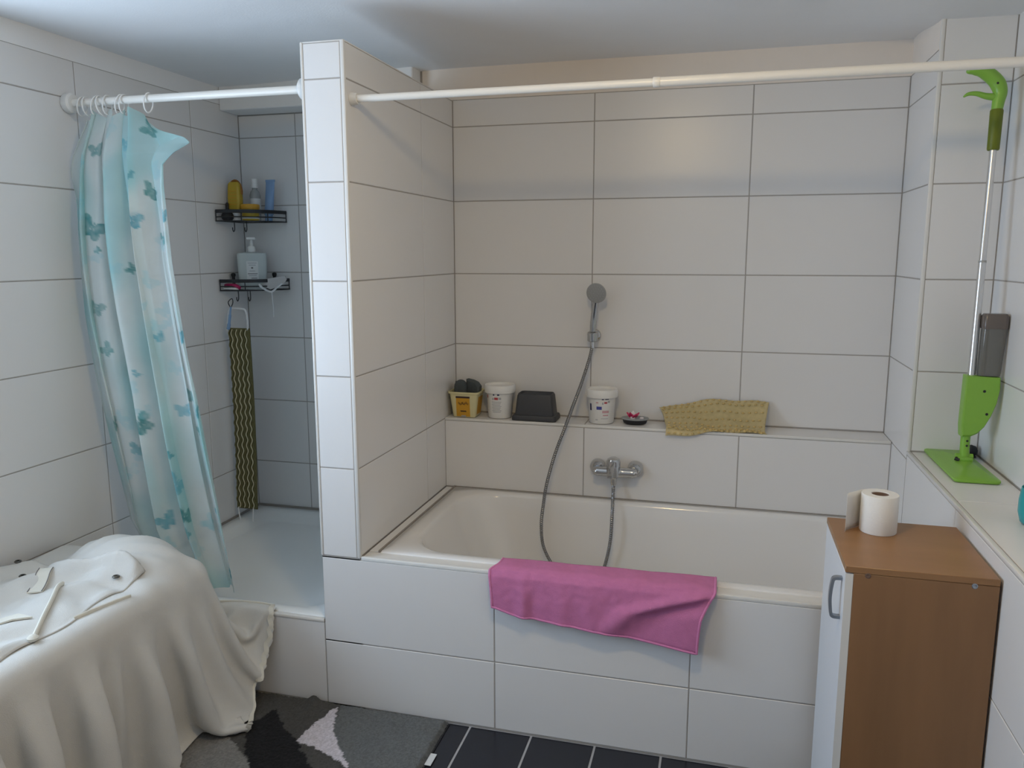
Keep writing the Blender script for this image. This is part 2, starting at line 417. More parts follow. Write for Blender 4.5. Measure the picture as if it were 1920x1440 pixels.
tiles(w, '+x' if False else '-x', XW, [YB, -3.4, -2.8, -2.2, -1.6, -1.0, YN], [LOW + .002] + ROW[3:] + [CEIL + .004])
struct('wall_front', G().box(XS - .1, XW + .1, YB - .12, YB, 0, CEIL + .02), M_wallp, 'plain white wall opposite the bathtub')

# ------------------------------------------------------------------ ceiling lamp
lamp = thing('ceiling_lamp', 'round white ceiling lamp lit with warm light above the bathroom floor', 'lamp', (.24, -2.0, CEIL - .008))
obj('base', G().lathe([(.0, 0), (.085, 0), (.085, -.016), (.0, -.016)], 48, cap=False), M_white_pl, lamp)
obj('lamp_shade', G().lathe([(.074, -.016), (.080, -.034), (.075, -.056), (.058, -.074), (.032, -.086), (.0, -.090)], 48, cap=False), emit_mat('warm_lamp_glass', (1.0, .725, .35), LAMP_STRENGTH), lamp)

# ------------------------------------------------------------------ bathtub
tub = thing('bathtub', 'white enamel built-in bathtub with pink towel over its edge', 'bathtub', (.295, -.53, 0))
def tub_ring(x0, x1, y0, y1, r, z, n=14):
    return rrect((x1 - x0) / 2, (y1 - y0) / 2, r, z, n, (x0 + x1) / 2, (y0 + y1) / 2)
X0, X1, Y0, Y1 = -.551, XR - .002, -.926, -.153
rings = [tub_ring(X0, X1, Y0, Y1, .004, RIM - .03), tub_ring(X0, X1, Y0, Y1, .006, RIM + .000), tub_ring(X0 + .004, X1 - .004, Y0 + .004, Y1 - .004, .008, RIM + .006),
         tub_ring(X0 + .06, X1 - .045, Y0 + .040, Y1 - .035, .17, RIM + .005), tub_ring(X0 + .068, X1 - .052, Y0 + .046, Y1 - .041, .175, RIM + .001),
         tub_ring(X0 + .076, X1 - .058, Y0 + .052, Y1 - .046, .178, RIM - .010), tub_ring(X0 + .095, X1 - .068, Y0 + .062, Y1 - .058, .18, RIM - .07),
         tub_ring(X0 + .17, X1 - .10, Y0 + .09, Y1 - .085, .18, RIM - .25), tub_ring(X0 + .26, X1 - .13, Y0 + .12, Y1 - .115, .17, RIM - .37),
         tub_ring(X0 + .31, X1 - .17, Y0 + .15, Y1 - .15, .15, RIM - .405), tub_ring(X0 + .40, X1 - .25, Y0 + .22, Y1 - .22, .10, RIM - .41)]
g = G().loft(rings, cap0=False)
obj('shell', g, M_enamel, tub, world=True, angle=60)
sg = G().box(-.555, XR, -.156, -.1495, RIM + .002, RIM + .008).box(-.5555, -.549, -.925, -.15, RIM - .004, RIM + .008)
obj('silicone_seal', sg, M_silicone, tub, world=True, smooth=False)

# shower tray
tr = thing('shower_tray', 'white square shower tray behind the low tiled step', 'shower tray', (-1.185, -.46, .20))
A0, A1, B0, B1 = XS + .003, XPL - .003, YF + .016, YS - .003
rings = [tub_ring(A0, A1, B0, B1, .004, .25), tub_ring(A0, A1, B0, B1, .006, .308), tub_ring(A0 + .004, A1 - .004, B0 + .004, B1 - .004, .008, .312),
         tub_ring(A0 + .045, A1 - .045, B0 + .05, B1 - .045, .07, .311), tub_ring(A0 + .058, A1 - .058, B0 + .062, B1 - .058, .08, .302),
         tub_ring(A0 + .08, A1 - .08, B0 + .085, B1 - .08, .08, .276), tub_ring(A0 + .10, A1 - .10, B0 + .11, B1 - .10, .08, .268), tub_ring(A0 + .38, A1 - .38, B0 + .4, B1 - .4, .05, .262)]
obj('basin', G().loft(rings, cap0=False), M_tray, tr, world=True, angle=60)
obj('silicone_seal', G().box(A0, A1, YS - .010, YS - .001, .311, .321).box(XS + .001, XS + .009, B0, YS - .002, .311, .320), M_silicone, tr, world=True, smooth=False)
obj('drain_cover', G().lathe([(0, .2605), (.045, .2605), (.045, .266), (.0, .268)], 24, c=(-.95, -.2, .002), cap=False), M_chrome, tr, world=True)

# ------------------------------------------------------------------ rods
rod = thing('shower_rod', 'white shower curtain rod between left wall and partition', 'curtain rod', (-1.185, -.94, 2.024))
obj('pole', G().lathe([(0, XS + .01), (.0125, XS + .01), (.0125, XPL - .012), (0, XPL - .012)], 20, c=(0, -.94, 2.024), axis='x', cap=False), M_rod, rod, world=True)
for a, b in ((XS + .0005, XS + .030), (XPL - .0005, XPL - .028)):
    obj('end_cap', G().lathe([(0, a), (.030, a), (.033, a + (b - a) * .15), (.032, a + (b - a) * .8), (.026, b), (.0, b)], 28, c=(0, -.94, 2.024), axis='x', cap=False), M_white_pl, rod, world=True)
rod = thing('bath_rod', 'long cream telescopic curtain rod above the bathtub', 'curtain rod', (.38, -.94, 1.988))
obj('pole', G().lathe([(0, .328), (.0128, .328), (.0128, XW - .012), (0, XW - .012)], 20, c=(0, -.94, 1.988), axis='x', cap=False), M_rod, rod, world=True)
obj('inner_pole', G().lathe([(0, XL + .012), (.0108, XL + .012), (.0108, .35), (0, .35)], 20, c=(0, -.94, 1.988), axis='x', cap=False), M_rod, rod, world=True)
obj('collar', G().lathe([(.0128, .312), (.0140, .314), (.0140, .330), (.0128, .332)], 20, c=(0, -.94, 1.988), axis='x', cap=False), M_rod, rod, world=True)
for a, b in ((XL + .0005, XL + .022), (XW - .0005, XW - .022)):
    obj('end_cap', G().lathe([(0, a), (.019, a), (.0195, a + (b - a) * .3), (.016, b), (.0, b)], 24, c=(0, -.94, 1.988), axis='x', cap=False), M_trim, rod, world=True)

# ------------------------------------------------------------------ shower curtain
cur = thing('shower_curtain', 'translucent turquoise butterfly print shower curtain gathered by the left wall', 'curtain', (-1.40, -.95, .36))
CXL = [(.36, -1.42), (.57, -1.525), (.84, -1.556), (1.11, -1.585), (1.33, -1.605), (1.61, -1.612), (1.80, -1.606), (1.90, -1.590), (2.0, -1.572)]
CXR = [(.36, -1.090), (.60, -1.120), (.83, -1.145), (1.05, -1.162), (1.30, -1.195), (1.52, -1.222), (1.74, -1.245), (1.85, -1.262), (1.93, -1.285), (2.0, -1.305)]
FLAP = [(1.74, 0), (1.81, .012), (1.845, .065), (1.875, .130), (1.92, .085), (2.0, .0)]
CYF = [(.36, -.935), (.6, -.945), (1.0, -.965), (1.5, -.985), (1.85, -.980), (2.0, -.942)]
CTOP, CBOT = 2.000, .350
def cur_fn(u, v):
    z = CTOP + (CBOT - CTOP) * v
    xl = lerp_table(CXL, z); xr = lerp_table(CXR, z); w_ = xr - xl
    ph = u * 2 * PI * 3.6 + 1.1 * math.sin(v * 2.3) + .5
    amp = .012 + .026 * sstep(0, .25, v)
    fold = math.sin(ph) + .35 * math.sin(2.3 * ph + 1.3 + 2 * v) 
    x = xl + w_ * (u + .045 * math.sin(2 * ph + .6))
    if u > .72: x += lerp_table(FLAP, z) * ((u - .72) / .28) ** 1.4
    if u < .14: x -= .024 * math.exp(-((z - 1.80) / .07) ** 2) * (1 - u / .14)
    y = lerp_table(CYF, z) + amp * fold * (.35 + .65 * math.sin(PI * min(1, max(0, u * 1.0)) ) ** .5) + .006 * math.sin(9 * v + 7 * u)
    zz = z
    if v < .06:                                   # the top sags between the rings
        zz -= .028 * (1 - v / .06) * abs(math.sin(u * PI * 5.2)) ** 1.2
    if u > .86: zz -= .10 * ((u - .86) / .14) ** 1.5 * (1 - sstep(.0, .07, v))    # free corner flops over
    if u < .10: zz -= .03 * (1 - u / .10) * (1 - sstep(.0, .07, v))
    return (max(x, XS + .006), y, zz)
NU, NV = 190, 430
g = G().grid(cur_fn, NU, NV)
BF = [(-1.504, 1.863, 0.043), (-1.377, 1.879, 0.05), (-1.301, 1.925, 0.05), (-1.53, 1.607, 0.073), (-1.348, 1.631, 0.053), (-1.281, 1.575, 0.043), (-1.258, 1.652, 0.05), (-1.306, 1.725, 0.05), (-1.536, 1.341, 0.05), (-1.368, 1.348, 0.066), (-1.21, 1.258, 0.053), (-1.298, 1.248, 0.033), (-1.518, 1.2, 0.043), (-1.22, 1.046, 0.05), (-1.338, 1.009, 0.04), (-1.246, 0.995, 0.046), (-1.174, 0.998, 0.04), (-1.318, 0.892, 0.059), (-1.389, 0.944, 0.066), (-1.515, 0.937, 0.046), (-1.192, 0.923, 0.046), (-1.453, 0.845, 0.043), (-1.401, 1.121, 0.023), (-1.266, 0.743, 0.066), (-1.339, 0.596, 0.056), (-1.243, 0.628, 0.056), (-1.151, 0.628, 0.05), (-1.108, 0.423, 0.056), (-1.254, 0.561, 0.036), (-1.394, 1.474, 0.03), (-1.355, 1.777, 0.026), (-1.51, 1.536, 0.02), (-1.279, 0.847, 0.023)]          # printed butterflies on the cloth: x, z, size in metres
rb = random.Random(3); BFW = []
for x, z, s in BF:
    k = rb.choice([(.04, .31, .30), (.06, .35, .35), (.09, .42, .48), (.14, .50, .60)]); BFW.append((x, z, s, rb.uniform(-.9, .9), k, rb.uniform(.7, .95)))
for i in range(46):                                # faint pale ones
    z = rb.uniform(.4, 1.95); x = rb.uniform(lerp_table(CXL, z), lerp_table(CXR, z)); BFW.append((x, z, rb.uniform(.03, .06), rb.uniform(-1, 1), (.42, .76, .82), rb.uniform(.25, .55)))
SL = []                                            # arc length along every row of the cloth
for j in range(NV):
    row = [0.0]
    for i in range(1, NU): row.append(row[-1] + (Vector(g.v[j * NU + i]) - Vector(g.v[j * NU + i - 1])).length)
    SL.append(row)
BFS = []
for bx, bz, s_, a_, k_, op in BFW:
    j = max(0, min(NV - 1, int(round((CTOP - bz) / (CTOP - CBOT) * (NV - 1)))))
    i = min(range(NU), key=lambda q: abs(g.v[j * NU + q][0] - bx) * 3 + g.v[j * NU + q][1]); BFS.append((i, j, bz, s_, a_, k_, op))
def curtain_col(idx):
    x, y, z = g.v[idx]; j, i = divmod(idx, NU)
    sl = SL[j][i]
    n1 = mnoise.noise(Vector((sl * 6, 3.1, z * 3.0))) ; n2 = mnoise.noise(Vector((sl * 9 + 9, 5, z * 7)))
    t = sstep(-.30, .50, n1 + .45 * n2)
    c = [.84 + (.50 - .84) * t * .8, .88 + (.78 - .88) * t * .8, .855 + (.78 - .855) * t * .8]
    for bi, bj, bz, s_, a, k, op in BFS:
        dz = z - bz
        if abs(dz) > s_: continue
        dx = sl - SL[j][bi]
        if abs(dx) > s_: continue
        ca, sa = math.cos(a), math.sin(a); u_ = (dx * ca + dz * sa) / s_; w_ = (-dx * sa + dz * ca) / s_
        m_ = 9
        for ex, ez, rx, rz, an in ((.36, .24, .36, .25, .7), (-.36, .24, .36, .25, -.7), (.24, -.22, .23, .24, -.5), (-.24, -.22, .23, .24, .5), (0, 0, .06, .36, 0)):
            q = math.cos(an); r_ = math.sin(an); ax, az = u_ - ex, w_ - ez
            m_ = min(m_, ((ax * q + az * r_) / rx) ** 2 + ((-ax * r_ + az * q) / rz) ** 2)
        o_ = (1 - sstep(.80, 1.10, m_)) * op * (.8 + .35 * mnoise.noise(Vector((sl * 60, z * 60, 1))))
        if o_ > 0: c = [c[q] + (k[q] - c[q]) * o_ for q in range(3)]
    return (*c, 1)
cols = [curtain_col(q) for q in range(len(g.v))]
o = obj('fabric', g, M_curtain, cur, world=True, angle=180)
ca = o.data.color_attributes.new('Col', 'FLOAT_COLOR', 'POINT'); ca.data.foreach_set('color', [c for k in cols for c in k])
for x, tw in ((-1.575, .2), (-1.555, -.1), (-1.52, .3), (-1.50, -.2), (-1.475, .1), (-1.425, .35), (-1.41, .15), (-1.315, .18)):
    ring = [(x + tw * .022 * math.sin(a), -.94 + .022 * math.cos(a), 2.011 + .030 * math.sin(a)) for a in [2 * PI * k / 24 for k in range(24)]]
    obj('curtain_ring', G().tube(ring, .0026, 6, closed=True), M_white_pl, cur, world=True)

# ------------------------------------------------------------------ corner caddies
def qb(a, c, b, n=16):
    a, b, c = Vector(a), Vector(b), Vector(c)
    return [a * (1 - t) ** 2 + c * 2 * t * (1 - t) + b * t * t for t in [i / n for i in range(n + 1)]]
def caddy(z, label):
    t = thing('corner_caddy', label, 'shower caddy', (XS, YS, z), 'black wire corner caddies in the shower')
    E0, C0, E1 = Vector((.008, -.222, 0)), Vector((.210, -.205, 0)), Vector((.228, -.008, 0))
    def arc(h, sc_=1.0): return [Vector((p.x * sc_, p.y * sc_, h)) for p in qb(E0, C0, E1)]
    rail = G(); A = arc(.046)
    rings = [[(p.x, p.y, p.z - .0075), (p.x * .97, p.y * .97, p.z - .0075), (p.x * .97, p.y * .97, p.z + .0075), (p.x, p.y, p.z + .0075)] for p in A]
    obj('top_rail', rail.loft(rings), M_black, t, smooth=False)
    for h in (.004, .022): obj('rail_wire', G().tube(arc(h, .985), .0028, 6), M_black, t)
    for h in (.004, .046): 
        obj('wall_wire', G().tube([(.008, -.222, h), (.008, -.008, h), (.228, -.008, h)], .0022, 6), M_black, t)
    for k in (0, 5, 11, 16):
        p = arc(.004, .985)[k]; obj('upright', G().tube([(p.x, p.y, .004), (p.x, p.y, .045)], .0022, 6), M_black, t)
    for k in range(1, 8):
        q = arc(.004)[k * 2]; s_ = k / 8
        obj('floor_wire', G().tube([(.008 + .0 * s_, q.y * .98, .004), (q.x * .98, q.y * .98, .004)] if k < 6 else [(q.x * .98, -.008, .004), (q.x * .98, q.y * .98, .004)], .0016, 5), M_black, t)
    for hx, hy in ((.078, -.190), (.125, -.170)):
        obj('hook', G().tube(spline([(hx, hy, .003), (hx, hy, -.030), (hx + .003, hy - .012, -.042), (hx + .004, hy - .020, -.034), (hx + .004, hy - .020, -.024)], 5), .0022, 6), M_black, t)
    return t
caddy(1.662, 'upper black wire corner caddy holding a yellow bottle and jar')
caddy(1.360, 'lower black wire corner caddy holding the soap dispenser')
Z1 = 1.669; Z2 = 1.367
# upper caddy contents
t = thing('lotion_bottle', 'yellow upside-down lotion bottle on the upper shower caddy', 'bottle', (-1.588, -.078, Z1))
obj('cap', G().lathe([(0, 0), (.019, 0), (.021, .004), (.021, .030), (.018, .034), (0, .034)], 24, cap=False), M_label, t)
bd = [[(x * s, y * s * .62, z) for x, y, _ in rrect(1, 1, .5, 0, 6)] for s, z in ((.018, .034), (.026, .042), (.030, .06), (.031, .10), (.029, .140), (.027, .160), (.020, .168))]
obj('body', G().loft(bd), M_ybot, t)
obj('rim', G().tube([(.031 * math.cos(a), .004, .125 + .050 * math.sin(a)) for a in [PI * k / 12 - .2 for k in range(15)]], .006, 8), M_orange, t)
for k in range(5): obj('print_line', G().box(-.020, .020, -.0205, -.0195, .070 + .014 * k, .073 + .014 * k), M_gold, t, smooth=False)
t = thing('pump_bottle', 'clear slim bottle with white cap behind the yellow jar', 'bottle', (-1.530, -.012, Z1))
obj('body', G().lathe([(0, 0), (.021, 0), (.023, .004), (.023, .115), (.018, .132), (.011, .138), (.011, .146), (0, .146)], 24, cap=False), M_clear, t)
obj('cap', G().lathe([(0, .146), (.0145, .146), (.0145, .182), (.012, .186), (0, .186)], 24, cap=False), M_white_pl, t)
obj('label', G().lathe([(.0235, .04), (.0235, .10)], 24, cap=False), M_label, t)
t = thing('cream_jar', 'yellow cream jar with orange lid on the upper shower caddy', 'jar', (-1.515, -.078, Z1))
obj('body', G().lathe([(0, 0), (.034, 0), (.037, .004), (.037, .050), (0, .050)], 32, cap=False), M_ybot, t)
obj('lid', G().lathe([(0, .050), (.039, .050), (.040, .053), (.040, .068), (.037, .071), (0, .071)], 32, cap=False), M_gold, t)
obj('label', G().lathe([(.0374, .008), (.0374, .018)], 32, cap=False), M_label, t)
t = thing('cream_tube', 'blue squeeze tube standing at the right of the upper caddy', 'tube', (-1.462, -.020, Z1))
rg = [[(math.cos(a) * rx + tz * .10, math.sin(a) * ry, tz) for a in [2 * PI * k / 20 for k in range(20)]] for tz, rx, ry in ((0, .016, .016), (.025, .017, .017), (.028, .020, .020), (.09, .021, .014), (.150, .022, .005), (.172, .022, .0015))]
obj('body', G().loft(rg), M_bluetube, t)
obj('crimp', G().box(-.006, .040, -.0018, .0018, .170, .180), M_bluetube, t, smooth=False)
t = thing('scrub_brush', 'black round brush lying at the left of the upper caddy', 'brush', (-1.600, -.125, Z1 - .001))
obj('pad', G().lathe([(0, 0), (.018, .001), (.025, .010), (.026, .024), (.020, .036), (0, .040)], 20, cap=False), M_rubber, t)
obj('handle', G().tube(spline([(0, .004, .034), (-.008, .012, .055), (-.012, .02, .078)], 6), [.008] * 6 + [.007] * 6 + [.006], 10), M_rubber, t)
# lower caddy contents
t = thing('soap_dispenser', 'pale rectangular pump soap dispenser on the lower shower caddy', 'soap dispenser', (-1.540, -.047, Z2)); t.rotation_euler = (0, 0, .52)
bd = [[(x * sx, y * sy_, z) for x, y, _ in rrect(1, 1, .35, 0, 5)] for sx, sy_, z in ((.054, .027, 0), (.058, .030, .006), (.062, .031, .09), (.063, .031, .150), (.061, .029, .160), (.020, .016, .166))]
obj('body', G().loft(bd), M_dispenser, t)
obj('collar', G().lathe([(0, .164), (.016, .164), (.017, .168), (.017, .186), (.012, .192), (0, .192)], 20, cap=False), M_white_pl, t)
obj('pump_stem', G().lathe([(0, .190), (.007, .190), (.006, .222), (0, .222)], 14, cap=False), M_white_pl, t)
obj('pump_head', G().box(-.020, .020, -.022, .010, .220, .232, .004, 2), M_white_pl, t)
lab = obj('label', G().box(-.024, .026, -.0318, -.0308, .040, .125), M_label, t, smooth=False)
for k, (a, b, h) in enumerate(((-.018, .020, .115), (-.014, .016, .106), (-.004, .004, .092), (-.012, .012, .080), (-.020, .022, .068), (-.016, .018, .060), (-.005, .020, .048))):
    obj('print_line', G().box(a, b, -.0324, -.0318, h, h + (.007 if k == 2 else .003)), M_thread if k in (2, 4, 6) else M_grey_i, lab, smooth=False)
t = thing('razor', 'magenta and white razor lying on the front of the lower caddy', 'razor', (-1.580, -.150, Z2 + .003))
obj('handle', G().tube(spline([(-.040, .010, .016), (-.01, 0, .018), (.025, -.008, .016), (.045, -.012, .006)], 5), [.008] * 8 + [.0075] * 8, 8), M_pinkraz, t)
obj('head', G().box(-.040, .038, -.012, -.002, -.002, .008, .003), M_label, t)
t = thing('pumice_pad', 'pale grey foot pad with cord at the right of the lower caddy', 'foot pad', (-1.434, -.050, Z2 + .014)); t.rotation_euler = (0, 0, .4)
pr = [(-.050, .030), (.052, .046), (.058, .030), (.048, .012), (-.012, -.014), (-.040, .0)]
obj('pad', G().loft([[(x, -.022, z) for x, z in pr], [(x * 1.02, -.010, z) for x, z in pr], [(x * .95, .022, z) for x, z in pr]]), M_pumice, t)
obj('strap', G().tube(spline([(-.055, -.050, .010), (-.04, -.055, -.006), (-.005, -.056, -.022), (.020, -.050, -.004), (.04, -.035, .012)], 6), .004, 6, flat=2.0), M_rope, t)
obj('cord', G().tube(spline([(-.002, -.058, -.022), (.0, -.060, -.06), (.002, -.060, -.10), (.001, -.060, -.135)], 6), .0018, 6), M_rope, t)
for x, y in ((-1.612, -.090), (-1.478, .030)):
    t = thing('suction_hook', 'black suction peg behind the soap dispenser, %s' % ('on its left' if x < -1.5 else 'on its right'), 'hook', (x, y, Z2))
    obj('peg', G().lathe([(0, 0), (.007, 0), (.007, .055), (.010, .060), (.010, .070), (0, .074)], 14, cap=False), M_rubber, t)

# back scrubber hanging below the lower caddy
t = thing('back_scrubber', 'olive zigzag back scrubber strap hanging below the shower caddy', 'back scrubber', (-1.537, -.190, .33))
W2, H0, H1 = .052, .045, .872
def yb(z): return .010 * math.sin((z - H0) / (H1 - H0) * PI) - .004 * (z - H0)
def xo(z): return -.012 * ((H1 - z) / (H1 - H0)) + .006
bk = G().grid(lambda u, v: (xo(H0 + (H1 - H0) * v) + (u - .5) * 2 * W2, .004 + yb(H0 + (H1 - H0) * v), H0 + (H1 - H0) * v), 6, 40)
obj('backing', bk, M_scrub_a, t, solid=.006)
for k in range(9):
    xc = -W2 + .006 + k * (2 * W2 - .012) / 8; pts = []
    for i in range(131):
        z = H0 + .006 + (H1 - H0 - .012) * i / 130; pts.append((xo(z) + xc + .0042 * math.sin(i * .78), yb(z) - .0025, z))
    obj('zigzag_stripe', G().tube(pts, .0033, 5), M_scrub_b if k % 2 else M_scrub_a, t)
hz = H1
obj('handle', G().tube(spline([(-W2 * .95, 0, hz - .01), (-W2 * .92, 0, hz + .04), (-W2 * .75, 0, hz + .078), (-W2 * .45, 0, hz + .086), (W2 * .55, 0, hz + .084), (W2 * .85, 0, hz + .074), (W2 * .95, 0, hz + .04), (W2 * .95, 0, hz - .01)], 6), .0045, 8), M_rope, t)
for s in (-1, 1):
    obj('loop_cord', G().tube(spline([(-.012 + s * W2 * .75, .001, H0 + .01), (-.010 + s * W2 * .7, -.004, H0 - .02), (-.006 + s * W2 * .62, -.008, H0 - .055)], 5), .0030, 6), M_rope, t)
t = thing('hanging_brush', 'small blue brush hanging on the caddy hook beside the scrubber', 'brush', (-1.548, -.225, 1.20))
obj('handle', G().tube(spline([(.006, 0, .098), (.002, -.004, .06), (-.006, -.004, .02), (-.012, -.002, 0)], 5), [.004] * 5 + [.006] * 5 + [.008] * 5 + [.007], 8), M_bluetube, t)
obj('hanging_loop', G().tube(spline([(.006, 0, .092), (-.010, .006, .116), (.002, .016, .132), (.012, .008, .116), (.006, 0, .094)], 5), .0022, 6), M_black, t)

# ------------------------------------------------------------------ hand shower, mixer
t = thing('shower_bracket', 'round chrome wall bracket holding the hand shower', 'bracket', (.014, -.001, 1.190))
obj('rose', G().lathe([(0, 0), (.026, 0), (.028, .004), (.024, .012), (.014, .018), (.012, .040), (0, .040)], 28, axis='y', cap=False), M_chrome, t)
obj('holder', G().lathe([(.017, -.018), (.020, -.016), (.022, .014), (.019, .018)], 24, c=(0, -.050, 0), cap=False), M_chrome, t, solid=.003)
t = thing('hand_shower', 'chrome hand shower with long metal hose above the bathtub', 'hand shower', (.014, -.051, 1.165))
hp = spline([(0, 0, 0), (0, 0, .05), (.004, -.002, .10), (.010, -.010, .150), (.017, -.020, .185)], 6)
obj('handle', G().tube(hp, [.010 + .0035 * sstep(0, 10, i) - .002 * sstep(12, 24, i) for i in range(len(hp))], 16), M_chrome, t)
hd = Matrix.Translation((.019, -.030, .205)) @ Matrix.Rotation(math.radians(14), 4, 'X') @ Matrix.Rotation(math.radians(-8), 4, 'Z')
gh = G().lathe([(0, -.016), (.022, -.014), (.036, -.004), (.041, .006), (.040, .011)], 36, axis='y', cap=False).rot(hd)
obj('head', gh, M_chrome, t)
gp = G().lathe([(.0, .0125), (.030, .012), (.040, .0105)], 36, axis='y', cap=False).rot(hd)
pl = obj('spray_plate', gp, M_dial, t)
gn = G()
for ring_, cnt in ((.010, 6), (.021, 12), (.031, 18)):
    for k in range(cnt):
        a = 2 * PI * k / cnt; gn.lathe([(.0016, .0118), (.0013, .0140), (0, .0142)], 6, c=(ring_ * math.cos(a), 0, ring_ * math.sin(a)), axis='y', cap=False)
o = obj('nozzles', gn.rot(hd), M_grey_i, pl); o['kind'] = 'stuff'
HS = spline([(.014, -.051, 1.166), (.006, -.062, 1.11), (-.022, -.090, 1.005), (-.045, -.150, .92), (-.067, -.195, .842), (-.105, -.215, .73), (-.133, -.240, .610), (-.143, -.255, .526), (-.146, -.275, .452), (-.136, -.280, .366), (-.096, -.285, .290),
             (-.040, -.29, .225), (.020, -.29, .205), (.075, -.285, .228), (.110, -.280, .300), (.131, -.275, .405), (.134, -.255, .505), (.131, -.215, .575), (.130, -.2, .612)], 10)
gs = G(); L_ = 0; rr = []
dense = []
for a, b in zip(HS, HS[1:]):
    n = max(1, int((b - a).length / .0018))
    for k in range(n): dense.append(a.lerp(b, k / n))
dense.append(HS[-1])
for i, p in enumerate(dense): rr.append(.0064 + (.0008 if (i // 2) % 2 else -.0004))
obj('hose', gs.tube(dense, rr, 8), M_hose, t, world=True)
obj('hose_nut', G().lathe([(0, -.028), (.0095, -.026), (.0105, -.004), (.0085, .0), (0, 0)], 12, c=(0, 0, .004), cap=False), M_chrome, t)

t = thing('mixer_tap', 'chrome bath mixer tap on the tiled ledge front', 'tap', (.136, -.1505, .676))
for s in (-1, 1):
    obj('rose', G().lathe([(0, 0), (.030, 0), (.032, .006), (.031, .020), (.024, .034), (.015, .042), (0, .042)], 32, c=(s * .075, 0, .002), axis='y', cap=False), M_chrome, t)
rg = []
for i in range(21):
    x = -.088 + .176 * i / 20; e = abs(i - 10) / 10; r_ = .019 * (1 - .35 * sstep(.85, 1.0, e)) + .006 * (1 - sstep(0, .35, e))
    rg.append([(x, -.052 + r_ * math.cos(a) * 1.05, r_ * math.sin(a) - .006) for a in [2 * PI * k / 20 for k in range(20)]])
obj('body', G().loft(rg), M_chrome, t)
obj('cartridge', G().lathe([(0, -.02), (.026, -.02), (.027, .0), (.027, .040), (.024, .050), (.015, .055), (0, .056)], 32, c=(-.006, -.060, 0), cap=False), M_chrome, t)
lv = [[(-.006 + x, -.062 + yy, zz + y * .9) for x, y, _ in rrect(w_, h_, min(w_, h_) * .9, 0, 5)] for w_, h_, yy, zz in ((.010, .006, -.005, .044), (.011, .006, -.035, .036), (.012, .005, -.075, .018), (.013, .004, -.100, .006), (.010, .003, -.106, .003))]
obj('lever', G().loft(lv), M_chrome, t)
obj('outlet', G().lathe([(0, -.060), (.010, -.060), (.012, -.050), (.013, -.035), (.020, -.020), (0, -.015)], 20, c=(-.006, -.050, 0), cap=False), M_chrome, t)

# ------------------------------------------------------------------ things on the tub ledge
ZL = LEDGE + .002
def frustum_decal(g, r0, z0, r1, z1, a0, a1, h0, h1, off=.0004, n=6):
    """thin print patch lying on a cone wall; angle 0 faces -y"""
    def rad(h): return r0 + (r1 - r0) * (h - z0) / (z1 - z0) + off
    return g.grid(lambda u, v: (rad(h0 + (h1 - h0) * v) * math.sin(a0 + (a1 - a0) * u), -rad(h0 + (h1 - h0) * v) * math.cos(a0 + (a1 - a0) * u), h0 + (h1 - h0) * v), n, 2)
def bucket(x, y, label, turn, prints):
    t = thing('plastic_bucket', label, 'bucket', (x, y, ZL), 'white printed plastic buckets on the tub ledge')
    t.rotation_euler = (0, 0, turn)
    obj('body', G().lathe([(0, 0), (.048, 0), (.050, .003), (.0565, .118), (0, .118)], 40, cap=False), M_white_pl, t)
    obj('lid', G().lathe([(0, .130), (.054, .129), (.056, .137), (.063, .139), (.0655, .136), (.0655, .114), (.0645, .107), (.0615, .1055), (.0575, .108)], 40, cap=False), M_white_pl, t)
    for nm, m, a0, a1, h0, h1 in prints:
        obj(nm, frustum_decal(G(), .050, .003, .0565, .118, a0, a1, h0, h1), m, t, smooth=False)
    return t
P1 = [('print_mark', M_navy, -.24, -.12, .098, .104), ('print_mark', M_navy, .10, .26, .098, .105), ('print_mark', M_red, -.14, .16, .080, .090), ('print_mark', M_grey_i, -.32, -.18, .079, .088), ('print_mark', M_grey_i, .20, .40, .081, .090),
      ('print_mark', M_red, -.95, -.80, .085, .098)]
P1 += [('print_line', M_grey_i, -.36 + .04 * (k % 2), .42 - .05 * (k % 3), .070 - .0062 * k, .0725 - .0062 * k) for k in range(8)]
bucket(-.371, -.078, 'white printed bucket with lid beside the yellow food tub', -.05, P1)
P2 = [('print_mark', M_navy, .10, .24, .100, .106), ('print_mark', M_navy, .34, .62, .101, .108), ('print_mark', M_red, .28, .50, .085, .092), ('print_mark', M_grey_i, .12, .22, .081, .090), ('print_mark', M_grey_i, .54, .72, .088, .096),
      ('print_mark', M_blue_i, -.30, .10, .060, .073), ('print_mark', M_pink_i, -.34, -.16, .086, .091), ('print_mark', M_navy, -.95, -.76, .054, .082), ('print_line', M_pink_i, .14, .66, .046, .056), ('print_line', M_pink_i, .20, .62, .034, .039),
      ('print_line', M_grey_i, .05, .62, .022, .024), ('print_line', M_grey_i, -.40, -.2, .016, .019)]
bucket(.060, -.078, 'white printed bucket with lid beside the soap dish', .05, P2)

